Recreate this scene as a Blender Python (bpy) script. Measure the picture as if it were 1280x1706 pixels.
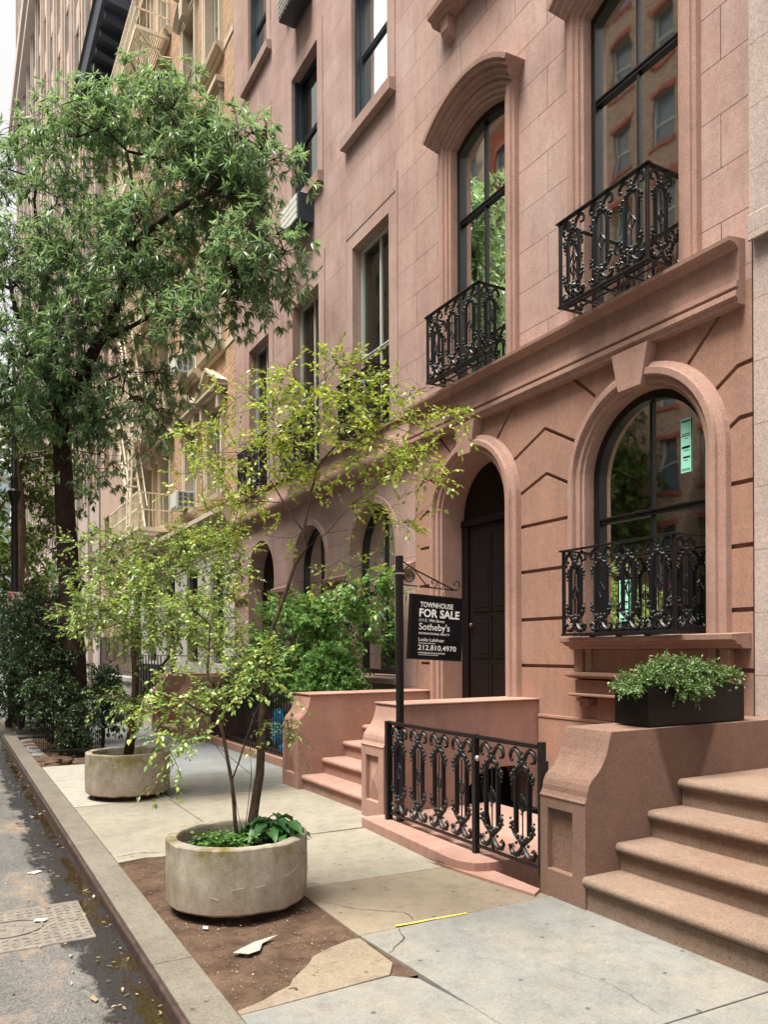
import bpy, bmesh, math, random
import numpy as np
from mathutils import Vector, Matrix, Euler
random.seed(7)
R = math.radians
SC = bpy.context.scene
for o in list(bpy.data.objects): bpy.data.objects.remove(o)
COL = SC.collection
# ------------------------------------------------------------------ camera
TH = math.atan(725/1300.0)
cam = bpy.data.cameras.new('camera'); camo = bpy.data.objects.new('camera', cam); COL.objects.link(camo)
camo.matrix_world = Matrix.Translation((0, 0, 1.6)) @ Matrix.Rotation(-TH, 4, 'Z') @ Matrix.Rotation(R(90), 4, 'X') @ Matrix.Rotation(R(-.25), 4, 'Z')
cam.sensor_fit = 'VERTICAL'; cam.sensor_height = 36; cam.lens = 1300/1706*36
cam.shift_y = 230/1706; cam.clip_start = .05; cam.clip_end = 900
SC.camera = camo
# ------------------------------------------------------------------ sky and sun
SUN_EL, SUN_AZ = R(70), R(-95)          # azimuth measured clockwise from +Y; the sun stands over the far kerb
w = bpy.data.worlds.new('World'); SC.world = w; w.use_nodes = True
nt = w.node_tree; nt.nodes.clear()
sky = nt.nodes.new('ShaderNodeTexSky'); sky.sky_type = 'NISHITA'; sky.sun_disc = False
sky.sun_elevation = SUN_EL; sky.sun_rotation = SUN_AZ; sky.dust_density = 4; sky.air_density = 1.2; sky.ozone_density = 1
hs = nt.nodes.new('ShaderNodeHueSaturation'); hs.inputs['Saturation'].default_value = .22; hs.inputs['Value'].default_value = 1.5
mx = nt.nodes.new('ShaderNodeMix'); mx.data_type = 'RGBA'; mx.blend_type = 'MULTIPLY'; mx.inputs[0].default_value = 1
mx.inputs[7].default_value = (1.0, .965, .885, 1)
bg = nt.nodes.new('ShaderNodeBackground'); bg.inputs[1].default_value = .10
wo = nt.nodes.new('ShaderNodeOutputWorld')
nt.links.new(sky.outputs[0], hs.inputs['Color']); nt.links.new(hs.outputs[0], mx.inputs[6])
nt.links.new(mx.outputs[2], bg.inputs[0]); nt.links.new(bg.outputs[0], wo.inputs[0])
sl = bpy.data.lights.new('sun', 'SUN'); sl.energy = 4.6; sl.angle = R(26); sl.color = (1, .95, .86)
so = bpy.data.objects.new('sun', sl); COL.objects.link(so)
sd = Vector((math.sin(SUN_AZ)*math.cos(SUN_EL), math.cos(SUN_AZ)*math.cos(SUN_EL), math.sin(SUN_EL)))
so.rotation_euler = sd.to_track_quat('Z', 'Y').to_euler()
SC.view_settings.view_transform = 'Standard'; SC.view_settings.look = 'None'
SC.view_settings.exposure = .92; SC.view_settings.gamma = 1
# ------------------------------------------------------------------ helpers: tagging
def tag(o, label=None, cat=None, group=None, kind=None):
    if label: o['label'] = label
    if cat: o['category'] = cat
    if group: o['group'] = group
    if kind: o['kind'] = kind
    return o
def thing(name, label, cat, loc=(0, 0, 0), group=None):
    o = bpy.data.objects.new(name, None); COL.objects.link(o); o.location = loc
    o.empty_display_size = .2
    return tag(o, label, cat, group)
def link(name, me, mats, parent=None):
    o = bpy.data.objects.new(name, me); COL.objects.link(o)
    for m in (mats if isinstance(mats, (list, tuple)) else [mats]): me.materials.append(m)
    if parent is not None:
        o.parent = parent
        if parent.parent is None: o.location = -parent.location   # meshes are written in world coordinates
    return o
def copy_tree(o, parent=None):
    c = o.copy(); COL.objects.link(c)
    if parent is not None: c.parent = parent
    for ch in list(o.children): copy_tree(ch, c)
    return c
# ------------------------------------------------------------------ helpers: mesh builder
class MB:
    def __init__(s): s.v = []; s.f = []; s.m = []; s.cm = 0
    def add(s, vs, fs):
        b = len(s.v); s.v += [tuple(p) for p in vs]
        s.f += [tuple(b+i for i in f) for f in fs]; s.m += [s.cm]*len(fs)
        return s
    def box(s, x0, x1, y0, y1, z0, z1):
        x0, x1 = min(x0, x1), max(x0, x1); y0, y1 = min(y0, y1), max(y0, y1); z0, z1 = min(z0, z1), max(z0, z1)
        return s.add([(x0,y0,z0),(x1,y0,z0),(x1,y1,z0),(x0,y1,z0),(x0,y0,z1),(x1,y0,z1),(x1,y1,z1),(x0,y1,z1)],
              [(0,3,2,1),(4,5,6,7),(0,1,5,4),(1,2,6,5),(2,3,7,6),(3,0,4,7)])
    def obox(s, p, q, wd, hd, up=(0, 0, 1)):
        p, q, up = Vector(p), Vector(q), Vector(up)
        d = (q-p).normalized(); a = d.cross(up)
        if a.length < 1e-4: a = d.cross(Vector((0, 1, 0)))
        a.normalize(); b = a.cross(d)
        vs = [e + a*sa*wd/2 + b*sb*hd/2 for e in (p, q) for sa, sb in ((-1,-1),(1,-1),(1,1),(-1,1))]
        return s.add(vs, [(0,1,2,3),(7,6,5,4),(0,4,5,1),(1,5,6,2),(2,6,7,3),(3,7,4,0)])
    def prism_x(s, poly, x0, x1):          # poly: (y, z)
        n = len(poly)
        vs = [(x0, y, z) for y, z in poly] + [(x1, y, z) for y, z in poly]
        return s.add(vs, [tuple(range(n)), tuple(range(2*n-1, n-1, -1))] + [(i, i+n, (i+1) % n+n, (i+1) % n) for i in range(n)])
    def prism_y(s, poly, y0, y1):          # poly: (x, z)
        n = len(poly)
        vs = [(x, y0, z) for x, z in poly] + [(x, y1, z) for x, z in poly]
        return s.add(vs, [tuple(range(n)), tuple(range(2*n-1, n-1, -1))] + [(i, i+n, (i+1) % n+n, (i+1) % n) for i in range(n)])
    def prism_z(s, poly, z0, z1):
        n = len(poly)
        vs = [(x, y, z0) for x, y in poly] + [(x, y, z1) for x, y in poly]
        return s.add(vs, [tuple(range(n-1, -1, -1)), tuple(range(n, 2*n))] + [(i, (i+1) % n, (i+1) % n+n, i+n) for i in range(n)])
    def tube(s, pts, rad, n=6, sx=1, caps=True):
        pts = [Vector(p) for p in pts]; k = len(pts)
        if not isinstance(rad, (list, tuple)): rad = [rad]*k
        up = Vector((.13, .31, .94)); vs = []
        for i, p in enumerate(pts):
            d = (pts[min(i+1, k-1)]-pts[max(i-1, 0)])
            if d.length < 1e-9: d = Vector((0, 0, 1))
            d.normalize(); a = d.cross(up)
            if a.length < .15: a = d.cross(Vector((1, 0, 0)))
            a.normalize(); b = a.cross(d)
            if i and a.dot(pa) < 0: a, b = -a, -b
            pa = a
            for j in range(n):
                t = 2*math.pi*j/n; vs.append(p+(a*math.cos(t)+b*math.sin(t)*sx)*rad[i])
        fs = [(i*n+j, i*n+(j+1) % n, (i+1)*n+(j+1) % n, (i+1)*n+j) for i in range(k-1) for j in range(n)]
        if caps: fs += [tuple(range(n-1, -1, -1)), tuple(range((k-1)*n, k*n))]
        return s.add(vs, fs)
    def lathe(s, prof, c, n=32):           # prof: (r, z); c centre
        vs = []
        for r, z in prof:
            for j in range(n):
                t = 2*math.pi*j/n; vs.append((c[0]+r*math.cos(t), c[1]+r*math.sin(t), c[2]+z))
        k = len(prof)
        fs = [(i*n+j, i*n+(j+1) % n, (i+1)*n+(j+1) % n, (i+1)*n+j) for i in range(k-1) for j in range(n)]
        fs += [tuple(range(n-1, -1, -1)), tuple(range((k-1)*n, k*n))]
        return s.add(vs, fs)
    def ball(s, c, r, sc=(1, 1, 1), n=6, m=4):
        vs = [(c[0], c[1], c[2]-r*sc[2])]; fs = []
        for i in range(1, m):
            t = math.pi*i/m
            for j in range(n):
                a = 2*math.pi*j/n
                vs.append((c[0]+r*sc[0]*math.sin(t)*math.cos(a), c[1]+r*sc[1]*math.sin(t)*math.sin(a), c[2]-r*sc[2]*math.cos(t)))
        vs.append((c[0], c[1], c[2]+r*sc[2])); L = len(vs)-1
        for j in range(n): fs.append((0, 1+(j+1) % n, 1+j))
        for i in range(m-2):
            for j in range(n): fs.append((1+i*n+j, 1+i*n+(j+1) % n, 1+(i+1)*n+(j+1) % n, 1+(i+1)*n+j))
        for j in range(n): fs.append((1+(m-2)*n+j, 1+(m-2)*n+(j+1) % n, L))
        return s.add(vs, fs)
    def sweep(s, path, prof, closed=False):  # path (y,z) with outward = left of travel; prof (offset, x)
        n = len(path); k = len(prof); vs = []
        for i in range(n):
            if closed: a, b, c = path[i-1], path[i], path[(i+1) % n]
            else: a, b, c = path[max(i-1, 0)], path[i], path[min(i+1, n-1)]
            d1 = Vector((b[0]-a[0], b[1]-a[1])); d2 = Vector((c[0]-b[0], c[1]-b[1]))
            if d1.length < 1e-9: d1 = d2.copy()
            if d2.length < 1e-9: d2 = d1.copy()
            d1.normalize(); d2.normalize()
            n1 = Vector((-d1.y, d1.x)); n2 = Vector((-d2.y, d2.x)); m = (n1+n2)
            if m.length < 1e-6: m = n1
            m.normalize(); m = m/max(.35, m.dot(n1))
            for off, x in prof: vs.append((x, b[0]+m.x*off, b[1]+m.y*off))
        fs = [(i*k+j, (i+1)*k+j, (i+1)*k+j+1, i*k+j+1) for i in range(n-1) for j in range(k-1)]
        if closed: fs += [((n-1)*k+j, j, j+1, (n-1)*k+j+1) for j in range(k-1)]
        else: fs += [tuple(range(k)), tuple(range(n*k-1, (n-1)*k-1, -1))]
        return s.add(vs, fs)
    def mesh(s, name, smooth=0):
        me = bpy.data.meshes.new(name); me.from_pydata(s.v, [], s.f); me.update()
        if any(s.m): me.polygons.foreach_set('material_index', s.m)
        bm = bmesh.new(); bm.from_mesh(me); bmesh.ops.recalc_face_normals(bm, faces=bm.faces); bm.to_mesh(me); bm.free()
        if smooth:
            me.polygons.foreach_set('use_smooth', [True]*len(me.polygons))
            if smooth < 180:
                try: me.set_sharp_from_angle(angle=R(smooth))
                except Exception: pass
        return me
    def build(s, name, mats, parent=None, bevel=0, seg=2, smooth=0):
        o = link(name, s.mesh(name, smooth), mats, parent)
        if bevel:
            b = o.modifiers.new('bevel', 'BEVEL'); b.width = bevel; b.segments = seg; b.limit_method = 'ANGLE'; b.angle_limit = R(35)
            b.harden_normals = False
        return o
def boolean(o, cutter_mb, use_self=True):
    c = cutter_mb.build('cutter', MATS['dark'])
    m = o.modifiers.new('b', 'BOOLEAN'); m.object = c; m.operation = 'DIFFERENCE'; m.solver = 'EXACT'; m.use_self = use_self
    dg = bpy.context.evaluated_depsgraph_get(); ev = o.evaluated_get(dg)
    me = bpy.data.meshes.new_from_object(ev, depsgraph=dg)
    old = o.data; o.modifiers.clear(); o.data = me
    bpy.data.meshes.remove(old); bpy.data.objects.remove(c)
    return o
# ------------------------------------------------------------------ helpers: materials
MATS = {}
class NT:
    def __init__(s, name):
        s.m = bpy.data.materials.new(name); s.m.use_nodes = True; s.t = s.m.node_tree; s.t.nodes.clear()
        s.out = s.t.nodes.new('ShaderNodeOutputMaterial'); MATS[name] = s.m
    def n(s, ty, **kw):
        nd = s.t.nodes.new(ty)
        for k, v in kw.items():
            if hasattr(nd, k) and k not in ('Scale',): setattr(nd, k, v)
        return nd
    def l(s, a, b): s.t.links.new(a, b)
    def coord(s, scale=(1, 1, 1), loc=(0, 0, 0), rot=(0, 0, 0)):
        tc = s.n('ShaderNodeTexCoord'); mp = s.n('ShaderNodeMapping'); s.l(tc.outputs['Object'], mp.inputs[0])
        mp.inputs['Scale'].default_value = scale; mp.inputs['Location'].default_value = loc; mp.inputs['Rotation'].default_value = rot
        return mp.outputs[0]
    def noise(s, vec, scale, detail=4, rough=.6):
        nz = s.n('ShaderNodeTexNoise'); nz.inputs['Scale'].default_value = scale; nz.inputs['Detail'].default_value = detail
        nz.inputs['Roughness'].default_value = rough; s.l(vec, nz.inputs['Vector']); return nz.outputs['Fac']
    def ramp(s, fac, stops):
        rp = s.n('ShaderNodeValToRGB'); e = rp.color_ramp.elements
        while len(e) < len(stops): e.new(.5)
        for i, (p, c) in enumerate(stops):
            e[i].position = p; e[i].color = (c if isinstance(c, tuple) else (c, c, c))+(1,) if not (isinstance(c, tuple) and len(c) == 4) else c
        s.l(fac, rp.inputs[0]); return rp.outputs[0]
    def mix(s, a, b, fac=.5, mode='MIX'):
        m = s.n('ShaderNodeMix'); m.data_type = 'RGBA'; m.blend_type = mode
        for sock, v in ((0, fac), (6, a), (7, b)):
            if hasattr(v, 'is_linked') or isinstance(v, bpy.types.NodeSocket): s.l(v, m.inputs[sock])
            elif sock == 0: m.inputs[0].default_value = v
            else: m.inputs[sock].default_value = tuple(v)+((1,) if len(v) == 3 else ())
        return m.outputs[2]
    def bump(s, h, strength=.3, dist=.01, normal=None):
        b = s.n('ShaderNodeBump'); b.inputs['Strength'].default_value = strength; b.inputs['Distance'].default_value = dist
        s.l(h, b.inputs['Height'])
        if normal is not None: s.l(normal, b.inputs['Normal'])
        return b.outputs[0]
    def bsdf(s, col, rough=.8, spec=.3, metal=0, normal=None, **kw):
        p = s.n('ShaderNodeBsdfPrincipled')
        if isinstance(col, bpy.types.NodeSocket): s.l(col, p.inputs['Base Color'])
        else: p.inputs['Base Color'].default_value = tuple(col)+(1,)
        if isinstance(rough, bpy.types.NodeSocket): s.l(rough, p.inputs['Roughness'])
        else: p.inputs['Roughness'].default_value = rough
        p.inputs['Specular IOR Level'].default_value = spec; p.inputs['Metallic'].default_value = metal
        if normal is not None: s.l(normal, p.inputs['Normal'])
        for k, v in kw.items(): p.inputs[k].default_value = v
        s.l(p.outputs[0], s.out.inputs[0]); return p
def cm(c, k): return tuple(min(1, x*k) for x in c)
def stone(name, col, var=.22, rough=.85, bump=.25, speck=.12, spec=.25, joints=None, streak=.25, spscale=160, col2=None, jdark=.45, tint=None):
    t = NT(name); v = t.coord()
    big = t.noise(v, 1.1, 5, .65); c = t.mix(cm(col, 1-var), cm(col2 or col, 1+var), t.ramp(big, [(.3, 0.0), (.7, 1.0)]))
    if tint:
        c = t.mix(c, tint, t.ramp(t.noise(t.coord((1, .7, .5), (3, 9, 2)), 1.7, 6, .7), [(.45, 0.0), (.66, .75)]))
    fine = t.noise(v, spscale*.75, 3, .8)
    c = t.mix(c, t.ramp(fine, [(.3, 1-speck*3), (.5, 1.0), (.72, 1+speck*2.2)]), 1, 'MULTIPLY')
    mid = t.noise(v, 14, 5, .7)
    c = t.mix(c, t.ramp(mid, [(.25, .86), (.75, 1.1)]), .8, 'MULTIPLY')
    if streak:
        st = t.noise(t.coord((2.2, 4.2, .45)), 2.0, 8, .72)
        c = t.mix(c, t.ramp(st, [(.32, 1-streak), (.55, 1.0), (.8, 1+streak*.35)]), 1, 'MULTIPLY')
    h = t.mix(fine, mid, .35); nrm = t.bump(h, bump, .004)
    if joints:
        wd, ht, z0, off = joints
        tc = t.n('ShaderNodeTexCoord'); sp = t.n('ShaderNodeSeparateXYZ'); cb = t.n('ShaderNodeCombineXYZ')
        t.l(tc.outputs['Object'], sp.inputs[0]); t.l(sp.outputs[1], cb.inputs[0]); t.l(sp.outputs[2], cb.inputs[1])
        mp = t.n('ShaderNodeMapping'); mp.inputs['Location'].default_value = (0, -z0, 0); t.l(cb.outputs[0], mp.inputs[0])
        b = t.n('ShaderNodeTexBrick'); t.l(mp.outputs[0], b.inputs[0])
        b.offset = off; b.inputs['Scale'].default_value = 1; b.inputs['Brick Width'].default_value = wd; b.inputs['Row Height'].default_value = ht
        b.inputs['Mortar Size'].default_value = .0042; b.inputs['Mortar Smooth'].default_value = .1
        b.inputs['Color1'].default_value = (.94, .94, .95, 1); b.inputs['Color2'].default_value = (1.05, 1.04, 1.02, 1); b.inputs['Mortar'].default_value = (jdark, jdark*.85, jdark*.8, 1)
        # joints fade in and out where the render has been patched
        wear = t.ramp(t.noise(t.coord((1, 1, 1), (7, 3, 1)), 1.6, 3), [(.38, .7), (.5, 1.0)])
        c = t.mix(c, b.outputs[0], wear, 'MULTIPLY')
        nrm = t.bump(t.ramp(b.outputs['Fac'], [(0, 1.0), (1, 0.0)]), .6, .004, nrm)
    t.bsdf(c, rough, spec, 0, nrm); return t.m
def simple(name, col, rough=.5, spec=.5, metal=0, var=.1, bump=.05, scale=40):
    t = NT(name); v = t.coord(); nz = t.noise(v, scale, 4)
    c = t.mix(cm(col, 1-var), cm(col, 1+var), nz)
    rg = t.ramp(t.noise(v, scale*.6, 3), [(.3, max(.03, rough-.1)), (.7, min(1, rough+.12))])
    t.bsdf(c, rg, spec, metal, t.bump(nz, bump, .003)); return t.m
def brickmat(name, c1, c2, mortar, bw=.22, bh=.075, ms=.012, rough=.9, bump=.5, axis='yz'):
    t = NT(name)
    tc = t.n('ShaderNodeTexCoord'); sp = t.n('ShaderNodeSeparateXYZ'); cb = t.n('ShaderNodeCombineXYZ')
    t.l(tc.outputs['Object'], sp.inputs[0]); t.l(sp.outputs[1], cb.inputs[0]); t.l(sp.outputs[2], cb.inputs[1])
    b = t.n('ShaderNodeTexBrick'); t.l(cb.outputs[0], b.inputs[0]); b.inputs['Scale'].default_value = 1
    b.inputs['Brick Width'].default_value = bw; b.inputs['Row Height'].default_value = bh; b.inputs['Mortar Size'].default_value = ms
    b.inputs['Color1'].default_value = c1+(1,); b.inputs['Color2'].default_value = c2+(1,); b.inputs['Mortar'].default_value = mortar+(1,)
    v = t.coord(); nz = t.noise(v, 9, 5, .7); c = t.mix(b.outputs[0], t.ramp(nz, [(.25, .6), (.5, 1.0), (.75, 1.35)]), 1, 'MULTIPLY')
    n1 = t.bump(t.ramp(b.outputs['Fac'], [(0, 1.0), (1, 0.0)]), bump, .01); n2 = t.bump(t.noise(v, 50, 4), .4, .01, n1)
    t.bsdf(c, rough, .2, 0, n2); return t.m
def glass(name, tint, refl=.28):
    t = NT(name); lw = t.n('ShaderNodeLayerWeight'); lw.inputs[0].default_value = .35
    tr = t.n('ShaderNodeBsdfTransparent'); tr.inputs[0].default_value = tint+(1,)
    gl = t.n('ShaderNodeBsdfGlossy'); gl.inputs[0].default_value = (.92, .97, .95, 1); gl.inputs['Roughness'].default_value = .025
    nb = t.bump(t.noise(t.coord(), 1.2, 2), .13, .02); t.l(nb, gl.inputs['Normal'])
    mp = t.n('ShaderNodeMapRange'); t.l(lw.outputs['Fresnel'], mp.inputs[0]); mp.inputs[1].default_value = 0; mp.inputs[2].default_value = 1
    mp.inputs[3].default_value = refl*.6; mp.inputs[4].default_value = 1
    ms = t.n('ShaderNodeMixShader'); t.l(mp.outputs[0], ms.inputs[0]); t.l(tr.outputs[0], ms.inputs[1]); t.l(gl.outputs[0], ms.inputs[2])
    t.l(ms.outputs[0], t.out.inputs[0]); return t.m
def leafmat(name, c1, c2, c3, rough=.45, spec=.35, trans=.35, tcol=None):
    t = NT(name); g = t.n('ShaderNodeNewGeometry')
    c = t.ramp(g.outputs['Random Per Island'], [(0, c1), (.55, c2), (1, c3)])
    nz = t.noise(t.coord(), 1.2, 3); c = t.mix(c, t.ramp(nz, [(.3, .72), (.7, 1.25)]), 1, 'MULTIPLY')
    p = t.bsdf(c, rough, spec); tl = t.n('ShaderNodeBsdfTranslucent')
    t.l(t.mix(c, tcol or (.5, .6, .1), .45), tl.inputs[0])
    ms = t.n('ShaderNodeMixShader'); ms.inputs[0].default_value = trans
    t.l(p.outputs[0], ms.inputs[1]); t.l(tl.outputs[0], ms.inputs[2]); t.l(ms.outputs[0], t.out.inputs[0]); return t.m

simple('dark', (.012, .010, .010), .9, .1)
BROWN = (.47, .245, .185)
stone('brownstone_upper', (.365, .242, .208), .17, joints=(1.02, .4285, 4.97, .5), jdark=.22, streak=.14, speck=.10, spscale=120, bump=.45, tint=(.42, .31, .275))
stone('brownstone_upper_two', (.355, .236, .208), .20, joints=(1.32, .4285, 4.97, .5), streak=.13, speck=.08, bump=.3, tint=(.43, .325, .30), jdark=.5)
stone('brownstone_patch', (.355, .235, .20), .14, streak=.14, speck=.06, bump=.2, tint=(.41, .31, .285))
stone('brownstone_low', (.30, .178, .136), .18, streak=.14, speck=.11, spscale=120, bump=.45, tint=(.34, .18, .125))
stone('brownstone_trim', (.33, .205, .165), .16, streak=.10, speck=.12, spscale=120, bump=.35)
stone('brownstone_stoop', (.33, .202, .165), .2, streak=.14, speck=.09, bump=.4, tint=(.38, .20, .15))
stone('granite_light', (.40, .32, .29), .10, speck=.15, spscale=110, bump=.3, joints=(1.6, .475, 4.72, 0), streak=.12, jdark=.6)
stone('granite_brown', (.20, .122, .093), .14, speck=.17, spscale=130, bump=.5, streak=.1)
def dark_patch():  # dark brown patch on the stoop wall below the planter box, narrowing downwards
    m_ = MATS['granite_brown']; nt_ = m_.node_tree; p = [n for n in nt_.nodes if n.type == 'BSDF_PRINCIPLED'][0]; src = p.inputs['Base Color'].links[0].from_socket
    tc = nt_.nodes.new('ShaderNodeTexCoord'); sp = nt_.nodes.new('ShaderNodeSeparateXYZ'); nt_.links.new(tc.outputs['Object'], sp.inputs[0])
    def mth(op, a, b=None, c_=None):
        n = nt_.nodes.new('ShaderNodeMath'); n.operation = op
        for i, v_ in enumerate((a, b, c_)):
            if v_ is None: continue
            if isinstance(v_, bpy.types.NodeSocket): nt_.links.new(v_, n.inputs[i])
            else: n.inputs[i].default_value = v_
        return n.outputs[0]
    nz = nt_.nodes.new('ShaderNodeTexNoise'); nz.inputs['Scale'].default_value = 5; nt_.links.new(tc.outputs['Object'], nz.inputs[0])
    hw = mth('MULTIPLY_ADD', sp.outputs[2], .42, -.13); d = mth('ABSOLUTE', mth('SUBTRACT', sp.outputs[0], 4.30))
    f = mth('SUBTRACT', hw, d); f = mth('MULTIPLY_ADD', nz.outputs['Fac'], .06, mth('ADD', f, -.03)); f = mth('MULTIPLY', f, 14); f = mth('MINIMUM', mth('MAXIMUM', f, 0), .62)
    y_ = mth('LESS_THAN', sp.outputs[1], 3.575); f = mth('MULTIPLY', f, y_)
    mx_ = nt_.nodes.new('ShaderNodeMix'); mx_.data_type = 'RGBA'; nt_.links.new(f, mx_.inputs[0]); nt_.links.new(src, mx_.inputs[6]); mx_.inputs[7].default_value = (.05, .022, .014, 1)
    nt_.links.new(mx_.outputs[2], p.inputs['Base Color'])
dark_patch()
stone('granite_step', (.21, .148, .112), .16, speck=.15, spscale=130, bump=.5, streak=.0, tint=(.17, .10, .07))
stone('cream_stone', (.52, .44, .33), .10, speck=.04, streak=.22, bump=.15)
stone('white_stone', (.44, .43, .385), .07, speck=.04, streak=.2, bump=.15)
stone('tower_stone', (.44, .37, .33), .10, speck=.05, streak=.25, bump=.1)
stone('pink_stone', (.46, .33, .27), .10, speck=.05, streak=.2, bump=.1)
brickmat('tan_brick', (.32, .17, .09), (.46, .285, .16), (.42, .34, .26), .30, .082, .012, bump=.9)
brickmat('red_brick', (.26, .06, .04), (.33, .09, .06), (.30, .14, .10), .22, .075, .008)
brickmat('brown_brick', (.26, .17, .12), (.38, .27, .20), (.25, .20, .17), .22, .075, .01)
simple('black_paint', (.007, .006, .007), .36, .45, var=.3, bump=.08, scale=60)
simple('black_iron', (.008, .008, .010), .42, .42, var=.5, bump=.25, scale=90)
simple('black_door', (.006, .004, .0045), .42, .3, var=.3)
simple('navy_frame', (.018, .03, .042), .45, .4, var=.2)
simple('white_frame', (.46, .47, .43), .5, .4, var=.1)
simple('cream_iron', (.72, .64, .50), .5, .4, var=.2)
simple('grey_metal', (.55, .56, .52), .45, .5, var=.12)
simple('board_black', (.004, .003, .006), .35, .3, var=.2)
simple('lettering_white', (.86, .86, .86), .5, .3, var=.03)
simple('chain_metal', (.55, .53, .5), .35, .6, .8)
simple('planter_black', (.005, .004, .004), .38, .3, var=.3)
simple('paper_mint', (.34, .78, .62), .6, .3, var=.04)
simple('paper_white', (.5, .48, .42), .7, .2, var=.08)
simple('blue_plastic', (.01, .30, .62), .28, .6, var=.3, bump=.4, scale=14)
simple('curtain', (.60, .66, .58), .9, .1, var=.12, bump=.1, scale=8)
simple('curtain_beige', (.55, .48, .40), .9, .1, var=.1)
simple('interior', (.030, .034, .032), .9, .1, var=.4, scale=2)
simple('navy_cornice', (.035, .045, .075), .5, .4, var=.3)
simple('far_glass', (.10, .13, .16), .12, .8, var=.5, scale=.7)
simple('blue_glass', (.45, .62, .68), .2, .8, var=.25, scale=.5)
simple('blue_awning', (.02, .16, .26), .8, .2)
simple('red_awning', (.5, .08, .09), .8, .2)
glass('window_glass', (.42, .54, .48), .13)
glass('window_glass_clear', (.62, .72, .66), .13)
def bark(name, c1, c2, sc=1):
    t = NT(name); v = t.coord((1, 1, .22)); nz = t.noise(v, 38*sc, 6, .75); b = t.noise(t.coord(), 5*sc, 3)
    c = t.mix(c1, c2, t.ramp(nz, [(.35, 0.0), (.65, 1.0)])); c = t.mix(c, t.ramp(b, [(.3, .7), (.7, 1.3)]), 1, 'MULTIPLY')
    t.bsdf(c, .9, .2, 0, t.bump(nz, .9, .012)); return t.m
bark('bark_dark', (.022, .014, .012), (.055, .034, .028)); bark('bark_sapling', (.035, .023, .016), (.11, .072, .048), 1.6); bark('bark_tan', (.11, .07, .05), (.24, .17, .12))
leafmat('leaf_oak', (.065, .15, .095), (.14, .26, .15), (.33, .43, .16), .34, .75, .42, (.38, .54, .15))
leafmat('leaf_oak_far', (.035, .075, .018), (.08, .14, .03), (.16, .22, .05), .5, .4, .3, (.30, .40, .05))
leafmat('leaf_lime', (.09, .20, .03), (.28, .40, .05), (.54, .52, .08), .40, .5, .32, (.62, .68, .08))
leafmat('leaf_green', (.07, .17, .045), (.20, .33, .07), (.46, .50, .12), .38, .55, .28, (.55, .62, .10))
leafmat('leaf_bush', (.05, .14, .03), (.12, .26, .06), (.24, .38, .10), .4, .45, .3, (.3, .5, .08))
leafmat('leaf_conifer', (.04, .12, .03), (.10, .25, .05), (.24, .42, .09), .5, .35, .2, (.2, .4, .06))
leafmat('leaf_yew', (.012, .032, .014), (.028, .066, .022), (.08, .13, .035), .42, .45, .15, (.1, .2, .03))
leafmat('leaf_juniper', (.04, .10, .035), (.10, .19, .055), (.26, .35, .12), .45, .4, .2, (.3, .4, .1))
leafmat('leaf_hosta', (.02, .085, .03), (.045, .14, .04), (.08, .19, .05), .33, .55, .18, (.2, .4, .05))
leafmat('litter_leaf', (.14, .09, .05), (.30, .23, .13), (.50, .43, .30), .8, .2, .1, (.5, .4, .2))
# concrete and ground
def concrete(name, col, tint=None, dark=None, spk=.12):
    t = NT(name); v = t.coord(); big = t.noise(v, .9, 6, .7); c = t.mix(cm(col, .82), cm(col, 1.14), t.ramp(big, [(.3, 0.0), (.7, 1.0)]))
    if tint: c = t.mix(c, tint, t.ramp(t.noise(t.coord((1, 1, 1), (4, 4, 0)), 1.6, 5, .7), [(.45, 0.0), (.68, .7)]))
    f = t.noise(v, 85, 3, .85); c = t.mix(c, t.ramp(f, [(.3, 1-spk*2.6), (.5, 1.0), (.72, 1+spk*2)]), 1, 'MULTIPLY')
    vo = t.n('ShaderNodeTexVoronoi'); vo.voronoi_dimensions = '2D'; vo.inputs['Scale'].default_value = 2.6; vo.inputs['Randomness'].default_value = 1; t.l(t.mix(v, t.noise(v, 30, 3), .012, 'ADD'), vo.inputs['Vector'])   # trodden gum spots
    c = t.mix(c, cm(col, .32), t.mix((0, 0, 0), t.ramp(vo.outputs['Distance'], [(.026, .8), (.038, 0.0)]), t.ramp(t.noise(v, 2.3, 2), [(.46, 0.0), (.50, 1.0)])))
    mid = t.noise(v, 7, 8, .8); c = t.mix(c, t.ramp(mid, [(.3, .72), (.5, 1.0), (.7, 1.14)]), 1, 'MULTIPLY')
    t.bsdf(c, .85, .25, 0, t.bump(t.mix(f, mid, .5), .35, .004)); return t.m
concrete('concrete_blue', (.185, .188, .175), (.22, .20, .165), spk=.10); concrete('concrete_tan', (.235, .215, .175), (.28, .25, .195), spk=.10)
concrete('concrete_grey', (.19, .205, .215), (.23, .225, .205)); concrete('concrete_pale', (.31, .30, .265), (.34, .31, .25)); concrete('flagstone_brown', (.195, .16, .12), (.24, .20, .145))
concrete('kerb_concrete', (.165, .148, .122), (.125, .105, .085), spk=.16)
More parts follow.
